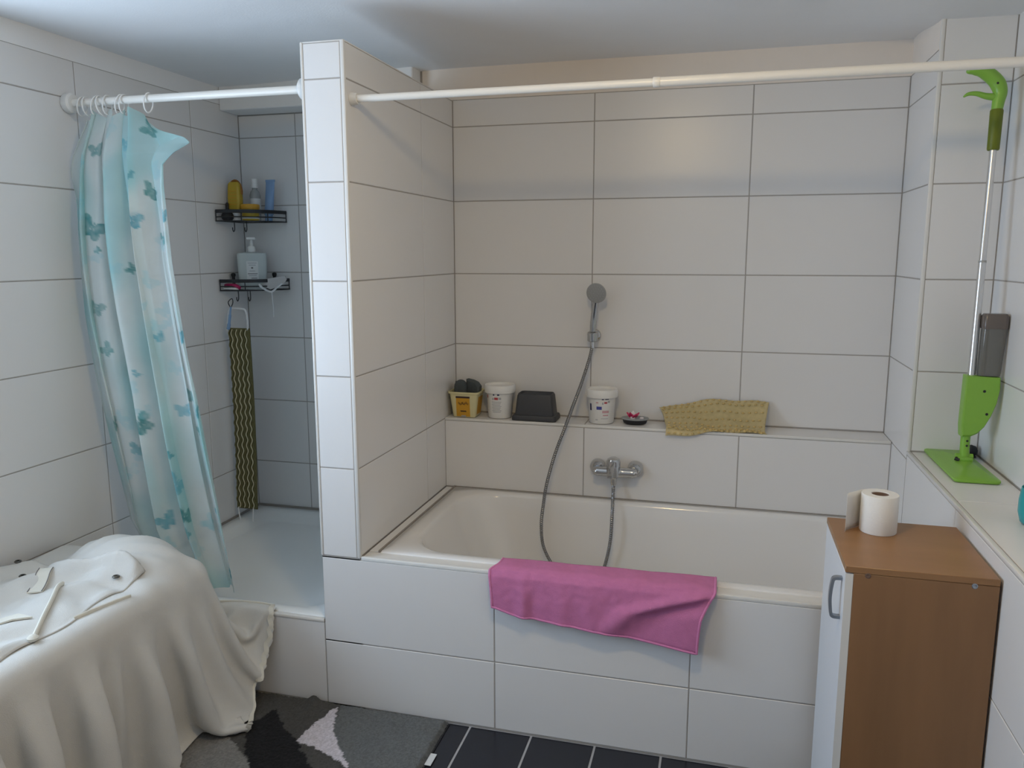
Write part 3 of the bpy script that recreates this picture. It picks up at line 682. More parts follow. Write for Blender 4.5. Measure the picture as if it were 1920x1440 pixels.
# food tub with sponges
t = thing('food_tub', 'cream and yellow food tub holding grey sponges in the ledge corner', 'plastic tub', (-.516, -.085, ZL))
def tub_r(hx, hy, r, z): return rrect(hx, hy, r, z, 5)
rg = [tub_r(.048, .043, .012, .000), tub_r(.050, .045, .014, .003), tub_r(.062, .055, .016, .100), tub_r(.068, .060, .018, .101), tub_r(.068, .060, .018, .108), tub_r(.0645, .0565, .016, .108), tub_r(.060, .053, .015, .098), tub_r(.048, .043, .012, .006)]
obj('shell', G().loft(rg), M_cream, t, angle=50)
def slant(x0, x1, z0, z1, off=.0006):       # a print patch on the sloping front
    f = lambda z: -(.045 + (.055 - .045) * (z - .003) / .097) - off
    return [(x0, f(z0), z0), (x1, f(z0), z0), (x1, f(z1), z1), (x0, f(z1), z1)]
lb = obj('front_label', G().add(slant(-.031, .029, .003, .082), [(0, 1, 2, 3)]), M_gold, t, smooth=False)
obj('dark_bar', G().add(slant(-.032, .030, .082, .090), [(0, 1, 2, 3)]), M_ink, t, smooth=False)
sq = [(-.021 + .042 * i / 72 + .0016 * math.cos(i * .8), .058 + .0042 * math.sin(i * .8) + .0030 * math.sin(i * .23 + 1) + .003 * i / 72) for i in range(73)]
def fz(z, o=.0012): return -(.045 + .010 * (z - .003) / .097) - o
obj('script_print', G().tube([(x, fz(z), z) for x, z in sq], .0008, 5), M_ink, lb)
obj('script_print', G().tube([(-.013 + .026 * i / 30, fz(.026), .026 + .0028 * math.sin(i * 1.25)) for i in range(31)], .0012, 5), M_ink, lb)
obj('grey_tab', G().add(slant(-.010, .010, .002, .008, .0012), [(0, 1, 2, 3)]), M_grey_i, t, smooth=False)
fx = lambda z: (.050 + .012 * (z - .003) / .097) + .0006
obj('side_label', G().add([(fx(.01), -.028, .01), (fx(.01), .030, .01), (fx(.085), .030, .085), (fx(.085), -.028, .085)], [(0, 1, 2, 3)]), M_gold, t, smooth=False)
def blob(g, pts, th, ax, seed):
    rnd = random.Random(seed)
    rgs = []
    for k, (s, d) in enumerate(((.82, -th / 2), (1, -th * .3), (1, th * .3), (.82, th / 2))):
        cx = sum(p[0] for p in pts) / len(pts); cz = sum(p[1] for p in pts) / len(pts)
        rgs.append([(cx + (x - cx) * s, d + rnd.uniform(-.001, .001), cz + (z - cz) * s) for x, z in pts])
    return g.loft(rgs)
arcp = lambda r, a0, a1, n, cx, cz: [(cx + r * math.cos(a0 + (a1 - a0) * i / n), cz + r * math.sin(a0 + (a1 - a0) * i / n)) for i in range(n + 1)]
for (x, y, rz, pts, lab, s) in (
        (-.538, -.100, .15, arcp(.026, 0, PI, 10, 0, .030) + [(-.026, -.035), (.026, -.035)], 'rounded grey sponge in the middle of the yellow food tub', 1),
        (-.492, -.080, -.25, [(-.028, -.03), (.034, -.03), (.040, .030), (.026, .046), (.004, .054), (-.024, .058)], 'tall square-cut grey sponge standing in the yellow food tub', 2),
        (-.556, -.058, .25, [(-.020, -.03), (.026, -.03), (.024, .016), (.006, .034), (-.018, .044)], 'grey-green sponge at the wall side of the yellow food tub', 3)):
    sp_ = obj('sponge', blob(G(), pts, .032, 'y', s), M_sponge); sp_.location = (x, y, ZL + .098); sp_.rotation_euler = (0, 0, rz)
    tag(sp_, lab, 'sponge', 'sponges in the yellow food tub')

# upturned anthracite box
t = thing('storage_box', 'upturned dark grey plastic box between the two white buckets', 'box', (-.214, -.080, ZL))
rg = [rrect(.093, .056, .012, 0, 5), rrect(.093, .056, .012, .012, 5), rrect(.090, .053, .012, .020, 5), rrect(.082, .047, .013, .022, 5), rrect(.074, .041, .014, .100, 5), rrect(.071, .038, .013, .106, 5), rrect(.066, .034, .012, .106, 5), rrect(.064, .032, .012, .101, 5)]
obj('shell', G().loft(rg), M_anth, t, angle=35)
obj('foot_rim', G().tube([(x, y, .107) for x, y, _ in rrect(.069, .036, .013, 0, 5)], .0025, 6, closed=True), M_anth, t)

# soap dish
t = thing('soap_dish', 'small black and grey oval soap dish on the tub ledge', 'soap dish', (.196, -.078, ZL))
def ov(rx, ry, z, n=32): return [(rx * math.cos(2 * PI * k / n), ry * math.sin(2 * PI * k / n), z) for k in range(n)]
obj('base', G().loft([ov(.038, .027, 0), ov(.046, .033, .004), ov(.051, .038, .018)], cap1=False), M_rubber, t)
obj('dish', G().loft([ov(.051, .038, .018), ov(.057, .043, .022), ov(.054, .040, .025), ov(.044, .031, .018), ov(.02, .014, .014)], cap0=False), M_dial, t)
rb2 = random.Random(5)
def petal(ang, tilt, L_, w_):
    M = Matrix.Rotation(ang, 4, 'Z') @ Matrix.Rotation(tilt, 4, 'Y')
    return G().loft([[(x * L_, y * w_ * k, .004 * s) for x, y, k in ((0, -.5, .6), (.5, -1, 1), (1, 0, .3), (.5, 1, 1), (0, .5, .6))] for s in (-.6, .6)]).rot(M)
sp_ = thing('flower_soap', 'magenta and white flower shaped soap on the soap dish', 'soap', (.188, -.082, ZL + .020))
for k in range(5):
    g = petal(2 * PI * k / 5 + .4, -.75 - .2 * (k % 2), .036, .012)
    obj('petal', g, M_soap if k != 1 else M_soap_w, sp_)
obj('heart', G().lathe([(0, -.002), (.010, .0), (.012, .008), (.007, .018), (0, .022)], 12, cap=False), M_soap_w, sp_)
o = obj('soap_scrap', G().lathe([(0, 0), (.007, .001), (.009, .005), (.006, .009), (0, .010)], 12, cap=False), M_soap_w); o.location = (.224, -.082, ZL + .019)
tag(o, 'small white soap scrap at the right of the soap dish', 'soap')

# vinyl bath mat strip drying on the ledge
t = thing('bath_mat', 'yellow knobbly vinyl bath mat strip draped on the tub ledge', 'bath mat', (.50, -.09, ZL))
def mat_fn(u, v):
    x = -.190 + .395 * u
    pr = spline([(-.082 + .030 * sstep(.15, .6, u), -.020 + .026 * sstep(.10, .42, u)), (-.066 + .020 * u, .006), (-.030, .010 + .004 * math.sin(u * 9)), (.030, .040 - .006 * (1 - u)), (.066, .072 + .018 * u), (.080, .088 + .022 * sstep(0, .6, u))] and
                [(a, 0, b) for a, b in ((-.080 + .022 * sstep(.2, .7, u), -.022 + .024 * sstep(.10, .5, u)), (-.066 + .012 * u, .006), (-.030, .012 + .003 * math.sin(u * 9)), (.026, .040 - .004 * (1 - u)), (.062, .054 + .030 * sstep(0, .6, u)), (.074, .060 + .042 * sstep(0, .5, u)))], 4)
    k = v * (len(pr) - 1); i = min(int(k), len(pr) - 2); p = pr[i].lerp(pr[i + 1], k - i)
    return (x + .008 * math.sin(v * 5 + u * 3) - .015 * (v - .5) * (1 - u) * 2, p.x + .002 * math.sin(u * 23), p.z + .0025 * math.sin(u * 17 + v * 6))
obj('sheet', G().grid(mat_fn, 60, 24), M_mat, t, solid=.003)
gk = G()
for i in range(17):
    for j in range(8):
        u, v = (i + .5 + .25 * (j % 2)) / 17.5, (j + .5) / 8; p = mat_fn(u, v)
        gk.lathe([(.0062, 0), (.0055, .003), (.003, .0048), (0, .0052)], 7, c=(p[0], p[1] - .002, p[2] + .0005), cap=False)
o = obj('knobs', gk, M_matknob, t); o['kind'] = 'stuff'
gk = G()
for i in range(22):
    p = mat_fn((i + .5) / 22, .18 + .03 * math.sin(i * 2.1)); gk.lathe([(.0042, 0), (.0042, .0035), (0, .004)], 7, c=(p[0], p[1], p[2] + .001), cap=False)
o = obj('suction_cups', gk, M_matknob, t); o['kind'] = 'stuff'

# ------------------------------------------------------------------ pink towel
tw = thing('towel', 'pink terry towel hanging over the front edge of the bathtub', 'towel', (.195, -.985, .40))
def towel_fn(u, v):
    xl_t = -.128; xr_t = .534
    zb = .438 - .012 * sstep(0, .12, u) - .055 * u
    yb_ = -.905 + .012 * u                       # inner edge on the rim
    path = [(yb_, .5555), (-.94, .557), (-.975, .5565), (-.993, .550), (-1.003, .535), (-1.006, .505), (-1.008, .47), (-1.010, zb)]
    k = v * (len(path) - 1); i = min(int(k), len(path) - 2); f = k - i
    y = path[i][0] + (path[i + 1][0] - path[i][0]) * f; z = path[i][1] + (path[i + 1][1] - path[i][1]) * f
    x = xl_t + (xr_t - xl_t) * u
    d = sstep(.40, 1, v)
    x += -.020 * sstep(.15, .45, v) * (1 - u) ** 4 - .045 * d * u ** 3 + .012 * d * (1 - u) ** 6
    # wrinkles: vertical pleats on the left, one long diagonal fold on the right
    y -= d * (.010 * math.exp(-((u - .15) / .025) ** 2) - .004 * math.exp(-((u - .20) / .03) ** 2) + .006 * math.exp(-((u - .33) / .035) ** 2) + .006 * math.exp(-((u - .46) / .05) ** 2))
    dg = (v - .55) / .45 - (1 - (u - .50) / .45) ; y -= .016 * math.exp(-(dg / .16) ** 2) * sstep(.45, .62, u) * (1 - sstep(.93, 1, u)) - .006 * math.exp(-((dg - .35) / .2) ** 2) * sstep(.5, .65, u)
    y -= .010 * d * sstep(.75, 1, u) + .004 * d
    z += .002 * math.sin(u * 31) * math.sin(v * 9) * (v < .4) + .002 * abs(math.sin(u * 9)) * (1 - d)
    y += .0015 * mnoise.noise(Vector((u * 30, v * 14, 1)))
    return (x, y, z)
obj('cloth', G().grid(towel_fn, 110, 60), M_mauve, tw, world=True, solid=.005, angle=180)
edge = [towel_fn(0, v / 40) for v in range(41)] + [towel_fn(u / 60, 1) for u in range(1, 61)] + [towel_fn(1, 1 - v / 40) for v in range(1, 41)]
obj('hem', G().tube([(p[0], p[1] - .001, p[2] + .0005) for p in edge], .0042, 7), M_mauve_h, tw, world=True)

# ------------------------------------------------------------------ cabinet
CX0, CX1, CY0, CY1, CH = .818, 1.134, -1.386, -1.036, .820
cb = thing('cabinet', 'small beech cabinet with white door beside the bathtub', 'cabinet', ((CX0 + CX1) / 2, (CY0 + CY1) / 2, 0))
b_ = .0012
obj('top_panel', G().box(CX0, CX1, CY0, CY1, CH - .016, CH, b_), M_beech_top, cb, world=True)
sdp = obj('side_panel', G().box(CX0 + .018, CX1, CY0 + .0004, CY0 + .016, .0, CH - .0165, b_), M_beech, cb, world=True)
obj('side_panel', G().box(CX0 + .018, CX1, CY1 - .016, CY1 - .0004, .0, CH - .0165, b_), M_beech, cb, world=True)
obj('back_panel', G().box(CX1 - .006, CX1 - .001, CY0 + .017, CY1 - .017, .05, CH - .017), M_beech, cb, world=True, smooth=False)
obj('bottom_panel', G().box(CX0 + .02, CX1 - .007, CY0 + .0165, CY1 - .0165, .055, .071), M_beech, cb, world=True, smooth=False)
obj('shelf', G().box(CX0 + .03, CX1 - .007, CY0 + .0165, CY1 - .0165, .43, .446), M_beech, cb, world=True, smooth=False)
obj('plinth', G().box(CX0 + .04, CX0 + .056, CY0 + .0165, CY1 - .0165, 0, .054), M_beech, cb, world=True, smooth=False)
dr = obj('door', G().box(CX0 + .0005, CX0 + .0170, CY0 + .002, CY1 - .002, .062, CH - .0185, .0012), M_door, cb, world=True)
obj('edge_band', G().box(CX0 + .0005, CX0 + .0175, CY0 + .0002, CY0 + .0019, .062, CH - .0185), M_trim, dr, world=True, smooth=False)
hy = CY0 + .040
hpts = spline([(CX0 + .002, hy, .774), (CX0 - .016, hy, .773), (CX0 - .021, hy, .762), (CX0 - .024, hy, .726), (CX0 - .021, hy, .690), (CX0 - .016, hy, .679), (CX0 + .002, hy, .678)], 6)
rings = []
for i, p in enumerate(hpts):
    t_ = (hpts[min(i + 1, len(hpts) - 1)] - hpts[max(i - 1, 0)]).normalized(); n_ = t_.cross(Vector((0, 1, 0)))
    rings.append([p + Vector((0, -.007, 0)) - n_ * .0035, p + Vector((0, .007, 0)) - n_ * .0035, p + Vector((0, .007, 0)) + n_ * .0035, p + Vector((0, -.007, 0)) + n_ * .0035])
obj('handle', G().loft([[tuple(q) for q in r_] for r_ in rings]), M_handle, dr, world=True, angle=30)
for x, z in ((.866, .807 - .006), (1.084, .800)):
    obj('screw_cap', G().lathe([(0, 0), (.006, 0), (.0065, .0008), (.0045, .0016), (.003, .0010), (0, .0010)], 16, c=(x, CY0 + .0005, z), axis='y', cap=False), M_handle if x > 1 else M_card, sdp, world=True)

# toilet roll
t = thing('toilet_roll', 'white toilet paper roll standing on the beech cabinet', 'toilet paper', (.930, -1.118, CH))
obj('roll', G().lathe([(.0215, .0005), (.0435, .0005), (.0445, .002), (.0445, .098), (.0435, .0995), (.0215, .0995), (.0208, .098), (.0208, .002), (.0215, .0005)], 48, cap=False), M_paper, t)
obj('core', G().lathe([(.0206, .003), (.0206, .097)], 32, cap=False), M_card, t, solid=.001)
def sheet_fn(u, v):
    pts = [(-.020, .040), (-.038, .030), (-.052, .014), (-.066, .000), (-.078, -.016), (-.082, -.030)]
    sp3 = spline([(a, b, 0) for a, b in pts], 5); k = u * (len(sp3) - 1); i = min(int(k), len(sp3) - 2); p = sp3[i].lerp(sp3[i + 1], k - i)
    return (p.x, p.y, .001 + .098 * v + .0 * u)
obj('loose_sheet', G().grid(sheet_fn, 24, 8), M_paper, t, solid=.0006)

# ------------------------------------------------------------------ spray mop
mp = thing('spray_mop', 'lime green spray mop leaning in the tiled corner on the ledge', 'mop', (1.255, -.575, LOW + .002))
zb = LOW + .002
pr = [rrect(.060, .188, .012, zb + .000, 4, 1.253, -.577), rrect(.062, .190, .013, zb + .004, 4, 1.253, -.577), rrect(.062, .190, .013, zb + .009, 4, 1.253, -.577), rrect(.056, .184, .012, zb + .012, 4, 1.253, -.577), rrect(.040, .150, .012, zb + .013, 4, 1.258, -.577), rrect(.030, .12, .010, zb + .020, 4, 1.260, -.577), rrect(.018, .07, .008, zb + .024, 4, 1.262, -.577)]
pl = obj('mop_head', G().loft(pr), M_green, mp, world=True, angle=25)
obj('hinge', G().box(1.240, 1.284, -.600, -.560, zb + .018, zb + .036, .006, 2).tube([(1.238, -.58, zb + .034), (1.286, -.58, zb + .034)], .010, 12), M_green, pl, world=True)
obj('hinge_pin', G().tube([(1.234, -.592, zb + .030), (1.246, -.597, zb + .026)], .006, 8), M_rubber, pl, world=True)
def mopx(z): return 1.262 + (z - .96) * .018
def mopy(z): return -.578 + (z - .96) * .060
nk = [(1.264, -.58, zb + .03), (1.262, -.579, zb + .06), (mopx(.96), mopy(.96), .975)]
nko = obj('neck', G().tube(spline(nk, 5), .0135, 14), M_green, mp, world=True)
for z in (.940, .955): obj('rivet', G().lathe([(0, 0), (.0035, 0), (0, .002)], 8, c=(mopx(z) + .002, mopy(z) - .0135, z), axis='y', cap=False), M_rubber, nko, world=True)
prof = [(1.246, 1.158), (1.338, 1.155), (1.340, 1.12), (1.334, 1.075), (1.322, 1.035), (1.306, 1.000), (1.288, .978), (1.270, .968), (1.247, .967), (1.244, 1.0), (1.245, 1.08)]
def prf(s, y):
    cx, cz = 1.285, 1.075; return [(cx + (x - cx) * s, y, cz + (z - cz) * s) for x, z in prof]
yc = -.572
bdy = obj('housing', G().loft([prf(.93, yc - .026), prf(.985, yc - .022), prf(1, yc - .012), prf(1, yc + .012), prf(.985, yc + .022), prf(.93, yc + .026)]), M_green, mp, world=True, angle=30)
for x, z in ((1.296, 1.112), (1.308, 1.042)): obj('screw', G().lathe([(0, .0005), (.0042, .0005), (.003, -.002), (0, -.002)], 10, c=(x, yc - .0262, z), axis='y', cap=False), M_rubber, bdy, world=True)
tk = [[(1.309 + dx + x, yc + y, z) for x, y, _ in rrect(w_, d_, .012, 0, 5)] for w_, d_, z, dx in ((.030, .020, 1.158, 0), (.031, .021, 1.17, 0), (.033, .022, 1.30, .004))]
obj('water_tank', G().loft(tk), M_smoke, mp, world=True, angle=40)
tk = [[(1.313 + x, yc + y, z) for x, y, _ in rrect(w_, d_, .012, 0, 5)] for w_, d_, z in ((.034, .023, 1.300), (.0345, .0235, 1.306), (.0345, .0235, 1.338), (.030, .020, 1.345))]
obj('tank_cap', G().loft(tk), M_smoke2, mp, world=True, angle=40)
P0 = (mopx(1.15), mopy(1.15), 1.15)
def at(z): return (mopx(z), mopy(z), z)
obj('pole', G().tube([at(1.15), at(1.50)], .0108, 18), M_alu, mp, world=True)
obj('pole', G().tube([at(1.50), at(1.83)], .0098, 18), M_alu, mp, world=True)
obj('collar', G().tube([at(1.496), at(1.502)], .0112, 18), M_dial, mp, world=True)
obj('grip', G().tube([at(1.825), at(1.828), at(1.938), at(1.942)], [.015, .0168, .0178, .016], 18), M_olive, mp, world=True)
hx = spline([(mopx(1.94), mopy(1.94), 1.940), (mopx(1.96) + .002, mopy(1.96), 1.965), (1.285, mopy(1.99), 1.992), (1.275, mopy(2.0), 2.018), (1.253, mopy(2.0), 2.041), (1.229, mopy(2.0), 2.056), (1.207, mopy(2.0), 2.058), (1.191, mopy(2.0), 2.052)], 6)
n = len(hx)
hnd = obj('handle', G().tube(hx, [lerp_table([(0, .015), (.2, .0175), (.4, .021), (.6, .020), (.8, .017), (.93, .010), (1, .003)], i / (n - 1)) for i in range(n)], 18), M_green, mp, world=True)
tg = spline([(1.271, mopy(1.975), 1.978), (1.247, mopy(1.975), 1.982), (1.223, mopy(1.975), 1.990), (1.201, mopy(1.975), 1.990), (1.188, mopy(1.975), 1.982)], 5)
obj('trigger', G().tube(tg, [lerp_table([(0, .011), (.4, .008), (.8, .005), (1, .002)], i / (len(tg) - 1)) for i in range(len(tg))], 10), M_green, hnd, world=True)
obj('screw', G().lathe([(0, 0), (.0035, 0), (0, .002)], 8, c=(1.271, mopy(2.0) - .0205, 2.014), axis='y', cap=False), M_rubber, hnd, world=True)
obj('button', G().lathe([(0, 0), (.004, 0), (0, .002)], 8, c=(1.207, mopy(2.0) - .012, 2.064), axis='y', cap=False), M_rubber, hnd, world=True)

# small things on the right ledge
t = thing('rubber_stopper', 'black round rubber stopper behind the mop neck on the ledge', 'stopper', (1.322, -.432, LOW + .001))
obj('foot', G().lathe([(0, 0), (.016, 0), (.016, .004), (0, .005)], 20, cap=False), M_anth, t)
obj('knob', G().lathe([(0, .003), (.012, .005), (.019, .014), (.020, .024), (.014, .036), (0, .041)], 20, cap=False), M_rubber, t)
t = thing('teal_cup', 'teal plastic cup at the right edge of the tiled ledge', 'cup', (1.285, -1.12, LOW + .001))
obj('wall', G().lathe([(0, .0), (.028, 0), (.036, .006), (.042, .03), (.042, .06), (.038, .092), (.037, .092), (.040, .058), (.034, .010), (0, .006)], 36, cap=False), M_teal, t)
obj('brush_handle', G().tube([(.012, .0, .012), (.0, -.01, .16)], [.005, .004], 10), M_clear, t)

# ------------------------------------------------------------------ rug
PALE = [(-.677, -1.015), (-.704, -1.093), (-.716, -1.225), (-.621, -1.247), (-.493, -1.306), (-.551, -1.243), (-.627, -1.149)]
BLK = [(-.904, -1.207), (-.894, -1.143), (-.874, -1.09), (-.778, -1.183), (-.733, -1.206), (-.60, -1.334), (-.56, -1.45), (-.72, -1.45), (-.854, -1.295)]
LGT = [(-1.25, -1.235), (-1.058, -1.233), (-.985, -1.237), (-.896, -1.283), (-.769, -1.379), (-.72, -1.45), (-.80, -1.8), (-1.25, -1.8)]
MID = [(-.677, -1.0), (-.627, -1.149), (-.551, -1.243), (-.493, -1.306), (-.40, -1.45), (-.2, -1.45), (-.2, -.9), (-.66, -.9)]
def inside(p, poly):
    x, y = p; c = False
    for (x1, y1), (x2, y2) in zip(poly, poly[1:] + poly[:1]):
        if (y1 > y) != (y2 > y) and x < (x2 - x1) * (y - y1) / (y2 - y1) + x1: c = not c
    return c
RX0, RX1, RY0, RY1 = -1.22, -.292, -1.62, -.992
rr_ = random.Random(11)
def rug_h(x, y):
    e = min(x - RX0, RX1 - x, y - RY0, RY1 - y); h = .016 * sstep(-.002, .014, e) + .002
    d = abs((x + .775) + (y + .99) * .25); h += .020 * math.exp(-(d / .022) ** 2) * sstep(-1.13, -1.02, y)       # the ruck against the step
    return h + .0015 * math.sin(x * 60 + y * 43)
nx, ny = int((RX1 - RX0) / .0042), int((RY1 - RY0) / .0042)
g = G().grid(lambda u, v: (RX0 + (RX1 - RX0) * u + rr_.uniform(-.0013, .0013), RY0 + (RY1 - RY0) * v + rr_.uniform(-.0013, .0013), rug_h(RX0 + (RX1 - RX0) * u, RY0 + (RY1 - RY0) * v) + rr_.uniform(-.0022, .0022)), nx, ny)
cols = []
for p in g.v:
    q = (p[0] + .010 * mnoise.noise(Vector((p[0] * 55, p[1] * 55, 0))), p[1] + .010 * mnoise.noise(Vector((p[0] * 55, p[1] * 55, 7))))
    c = (.070, .067, .062)
    if inside(q, MID): c = (.130, .137, .137)
    if inside(q, LGT): c = (.22, .215, .205)
    if inside(q, BLK): c = (.0085, .0085, .010)
    if inside(q, PALE): c = (.60, .56, .60)
    k = 1 + rr_.uniform(-.18, .18); cols.append((c[0] * k, c[1] * k, c[2] * k, 1))
rg_ = thing('bath_rug', 'grey shaggy bath rug with black and pale shapes on the floor', 'rug', (-.75, -1.3, 0))
o = obj('pile', g, M_rug, rg_, world=True, angle=180)
ca = o.data.color_attributes.new('Col', 'FLOAT_COLOR', 'POINT'); ca.data.foreach_set('color', [c for k in cols for c in k])
obj('backing', G().box(RX0 + .003, RX1 + .004, RY0 + .003, RY1 - .002, .0005, .0035), M_rubber, rg_, world=True, smooth=False)
obj('care_label', G().box(-.292, -.272, -1.215, -1.158, .004, .0055), M_label, rg_, world=True, smooth=False)

# bathroom scale, only its edge in view
t = thing('bathroom_scale', 'silver rimmed bathroom scale at the bottom edge beside the rug', 'scale', (-.135, -1.412, 0))
obj('rim', G().loft([rrect(.15, .15, .03, .008, 6), rrect(.152, .152, .032, .012, 6), rrect(.152, .152, .032, .024, 6), rrect(.146, .146, .028, .028, 6)]), M_alu, t)
obj('platform', G().loft([rrect(.138, .138, .025, .028, 6), rrect(.138, .138, .025, .032, 6)]), M_anth, t)
for sx in (-1, 1):
    for sy2 in (-1, 1): obj('foot', G().lathe([(0, 0), (.014, 0), (.014, .009), (0, .009)], 14, c=(sx * .115, sy2 * .115, 0), cap=False), M_rubber, t)

# ------------------------------------------------------------------ linen cover over a chest by the left wall
import numpy as np
def drape_cloth(NXC=73, NYC=100, steps=320, iters=12, seed=4):
    rng = np.random.default_rng(seed)
    h = .0155
    # rest lengths: u across (wall -> right hem), v along (back -> front); the skirt carries extra width
    u = np.arange(NXC) * h
    WT = .53                                                   # width of the flat part on top
    k = np.clip((u - WT) / .22, 0, 1); k = k * k * (3 - 2 * k)
    ex = 1 + .85 * k                                           # extra fullness of the skirt
    vv = np.arange(NYC) * h
    kv = np.clip((vv - .26) / .25, 0, 1)
    exv = 1 + (ex - 1)[None, :] * kv[:, None]                  # none of it at the back corner
    gb = np.exp(-((vv - .36) / .16) ** 2)[:, None] * np.exp(-((u - .40) / .24) ** 2)[None, :]
    exv = exv + .16 * gb                                       # loose cloth over the bulge
    rv = h * exv[:-1]
    ru = h * (1 + .10 * gb[:, :-1])
    P = np.zeros((NYC, NXC, 3))
    P[:, :, 0] = -1.615 + u[None, :]
    P[:, :, 1] = -.862 - vv[:, None]
    P[:, :, 2] = .655 + rng.normal(0, .004, (NYC, NXC)) + .02 * gb * np.sin(70 * (u[None, :] * .8 + vv[:, None] * .6)) + (0.045 * np.sin(vv * 46 + 1.2 * np.sin(vv * 9)) * kv)[:, None] * k[None, :]
    yfix = P[-1, :, 1].copy()
    V = np.zeros_like(P)
    def con(A, B, rest, st):
        d = B - A; L = np.sqrt((d * d).sum(-1)) + 1e-9
        c = (d * ((L - rest) / L * .5 * st)[..., None])
        return c
    dt = 1 / 60
    for s in range(steps):
        V[..., 2] -= 9.8 * dt * .6
        V *= .97 if s < steps * .7 else .90
        Q = P + V * dt
        # wall edge keeps its place
        for it in range(iters):
            for o in (0, 1):
                n = (NXC - o) // 2
                A = Q[:, o:o + 2 * n:2]; B = Q[:, o + 1:o + 2 * n:2]; n = min(A.shape[1], B.shape[1]); A = A[:, :n]; B = B[:, :n]
                c = con(A, B, ru[:, o::2][:, :n], 1.); A += c; B -= c
            for o in (0, 1):
                A = Q[o::2]; B = Q[o + 1::2]; n = min(len(A), len(B)); A = A[:n]; B = B[:n]
                c = con(A, B, rv[o::2][:n], 1.); A += c; B -= c
            rd = np.sqrt(h * h + (h * .5 * (exv[:-1, 1:] + exv[:-1, :-1])) ** 2)
            for o in (0, 1):
                A = Q[o:-1:2, :-1]; B = Q[o + 1::2, 1:]; n = min(len(A), len(B)); A = A[:n]; B = B[:n]
                c = con(A, B, rd[o::2][:n], .35); A += c; B -= c
                A = Q[o:-1:2, 1:]; B = Q[o + 1::2, :-1]; n = min(len(A), len(B)); A = A[:n]; B = B[:n]
                c = con(A, B, rd[o::2][:n], .35); A += c; B -= c
            if it % 2 == 0:
                for sk, st in ((2, .07), (4, .02)):
                    A = Q[:, :-sk].copy(); B = Q[:, sk:].copy(); c = con(A, B, sk * h, st * .5); L = ((B - A) ** 2).sum(-1) < (sk * h) ** 2
                    c *= L[..., None]; Q[:, :-sk] += c * .5; Q[:, sk:] -= c * .5
                    A = Q[:-sk].copy(); B = Q[sk:].copy(); r = sk * h * exv[:-sk]; c = con(A, B, r, st * .5); L = ((B - A) ** 2).sum(-1) < r ** 2
                    c *= L[..., None]; Q[:-sk] += c * .5; Q[sk:] -= c * .5
            collide(Q, P); Q[-1, :, 1] = yfix
        V = (Q - P) / dt; 
        sp = np.sqrt((V ** 2).sum(-1, keepdims=True)); V *= np.minimum(1, 1.5 / (sp + 1e-9))
        P = Q
    return P
def collide(Q, P):
    fr = .55
    def fric(m, N=None):
        Q[m] += (P[m] - Q[m]) * fr
    # chest: rounded box
    c = np.array([-1.345, -1.80, .27]); hb = np.array([.295, .68, .285]) ; r = .055
    d = Q - c; q = np.abs(d) - (hb - r); qp = np.maximum(q, 0); L = np.sqrt((qp ** 2).sum(-1)); 
    m = (L > 1e-9) & (L < r)
    if m.any():
        n = (qp[m] / L[m][:, None]) * np.sign(d[m]); Q[m] += n * (r - L[m])[:, None]; fric(m)
    m = (q < 0).all(-1)
    if m.any():
        Q[m, 2] = c[2] + hb[2]; fric(m)
    # soft bulge of laundry at the back end of the chest
    c = np.array([-1.275, -1.255, .47]); a = np.array([.235, .165, .165])
    d = (Q - c) / a; L = np.sqrt((d ** 2).sum(-1)); m = L < 1
    if m.any():
        Q[m] = c + d[m] / L[m][:, None] * a; fric(m)
    # step of the shower and its rim
    m = (Q[..., 1] > -.989) & (Q[..., 2] < .320)
    if m.any():
        py = Q[..., 1] + .989; pz = .320 - Q[..., 2]
        a_ = m & (py < pz); b_ = m & ~(py < pz)
        Q[..., 1][a_] = -.989; Q[..., 2][b_] = .320; fric(m)
    m = Q[..., 2] < .024
    if m.any(): Q[..., 2][m] = .024; Q[m] += (P[m] - Q[m]) * .04
    m = Q[..., 0] < -1.628
    if m.any(): Q[..., 0][m] = -1.628

lc = thing('linen_cover', 'white linen garment draped in a mound beside the left wall', 'cloth', (-1.30, -1.50, 0))
CP = drape_cloth(); NYC, NXC = CP.shape[:2]
th = np.arctan2(CP[..., 1] + 1.42, CP[..., 0] + 1.42); rd_ = np.hypot(CP[..., 0] + 1.42, CP[..., 1] + 1.42)
fall = np.clip((rd_ - .06) / .10, 0, 1) * np.clip((.46 - rd_) / .14, 0, 1) * np.clip((CP[..., 2] - .34) / .15, 0, 1) * (th > -.35)
for a_, w_, h_ in ((1.50, .07, .010), (1.22, .06, .013), (.98, .05, -.008), (.84, .06, .014), (.60, .05, .010), (.50, .04, -.008), (.36, .06, .013), (.10, .06, .010), (-.05, .04, -.007)):
    CP[..., 2] += h_ * fall * np.exp(-((th - a_ - .25 * (rd_ - .2)) / w_) ** 2)
def cpt(u, v):
    """point of the draped cloth: u from the wall (0) to the skirt hem (1), v from the back (0) to the front (1)"""
    a, b = u * (NXC - 1), v * (NYC - 1); i, j = min(int(a), NXC - 2), min(int(b), NYC - 2); f, k = a - i, b - j
    q = CP[j, i] * (1 - f) * (1 - k) + CP[j, i + 1] * f * (1 - k) + CP[j + 1, i] * (1 - f) * k + CP[j + 1, i + 1] * f * k
    return Vector(q.tolist())
UMAX = lambda v: lerp_table([(0, .73), (.08, .77), (.16, .805), (.24, .85), (.32, .93), (.42, 1.03), (.60, 1.2)], v)      # the rounded back corner of the skirt
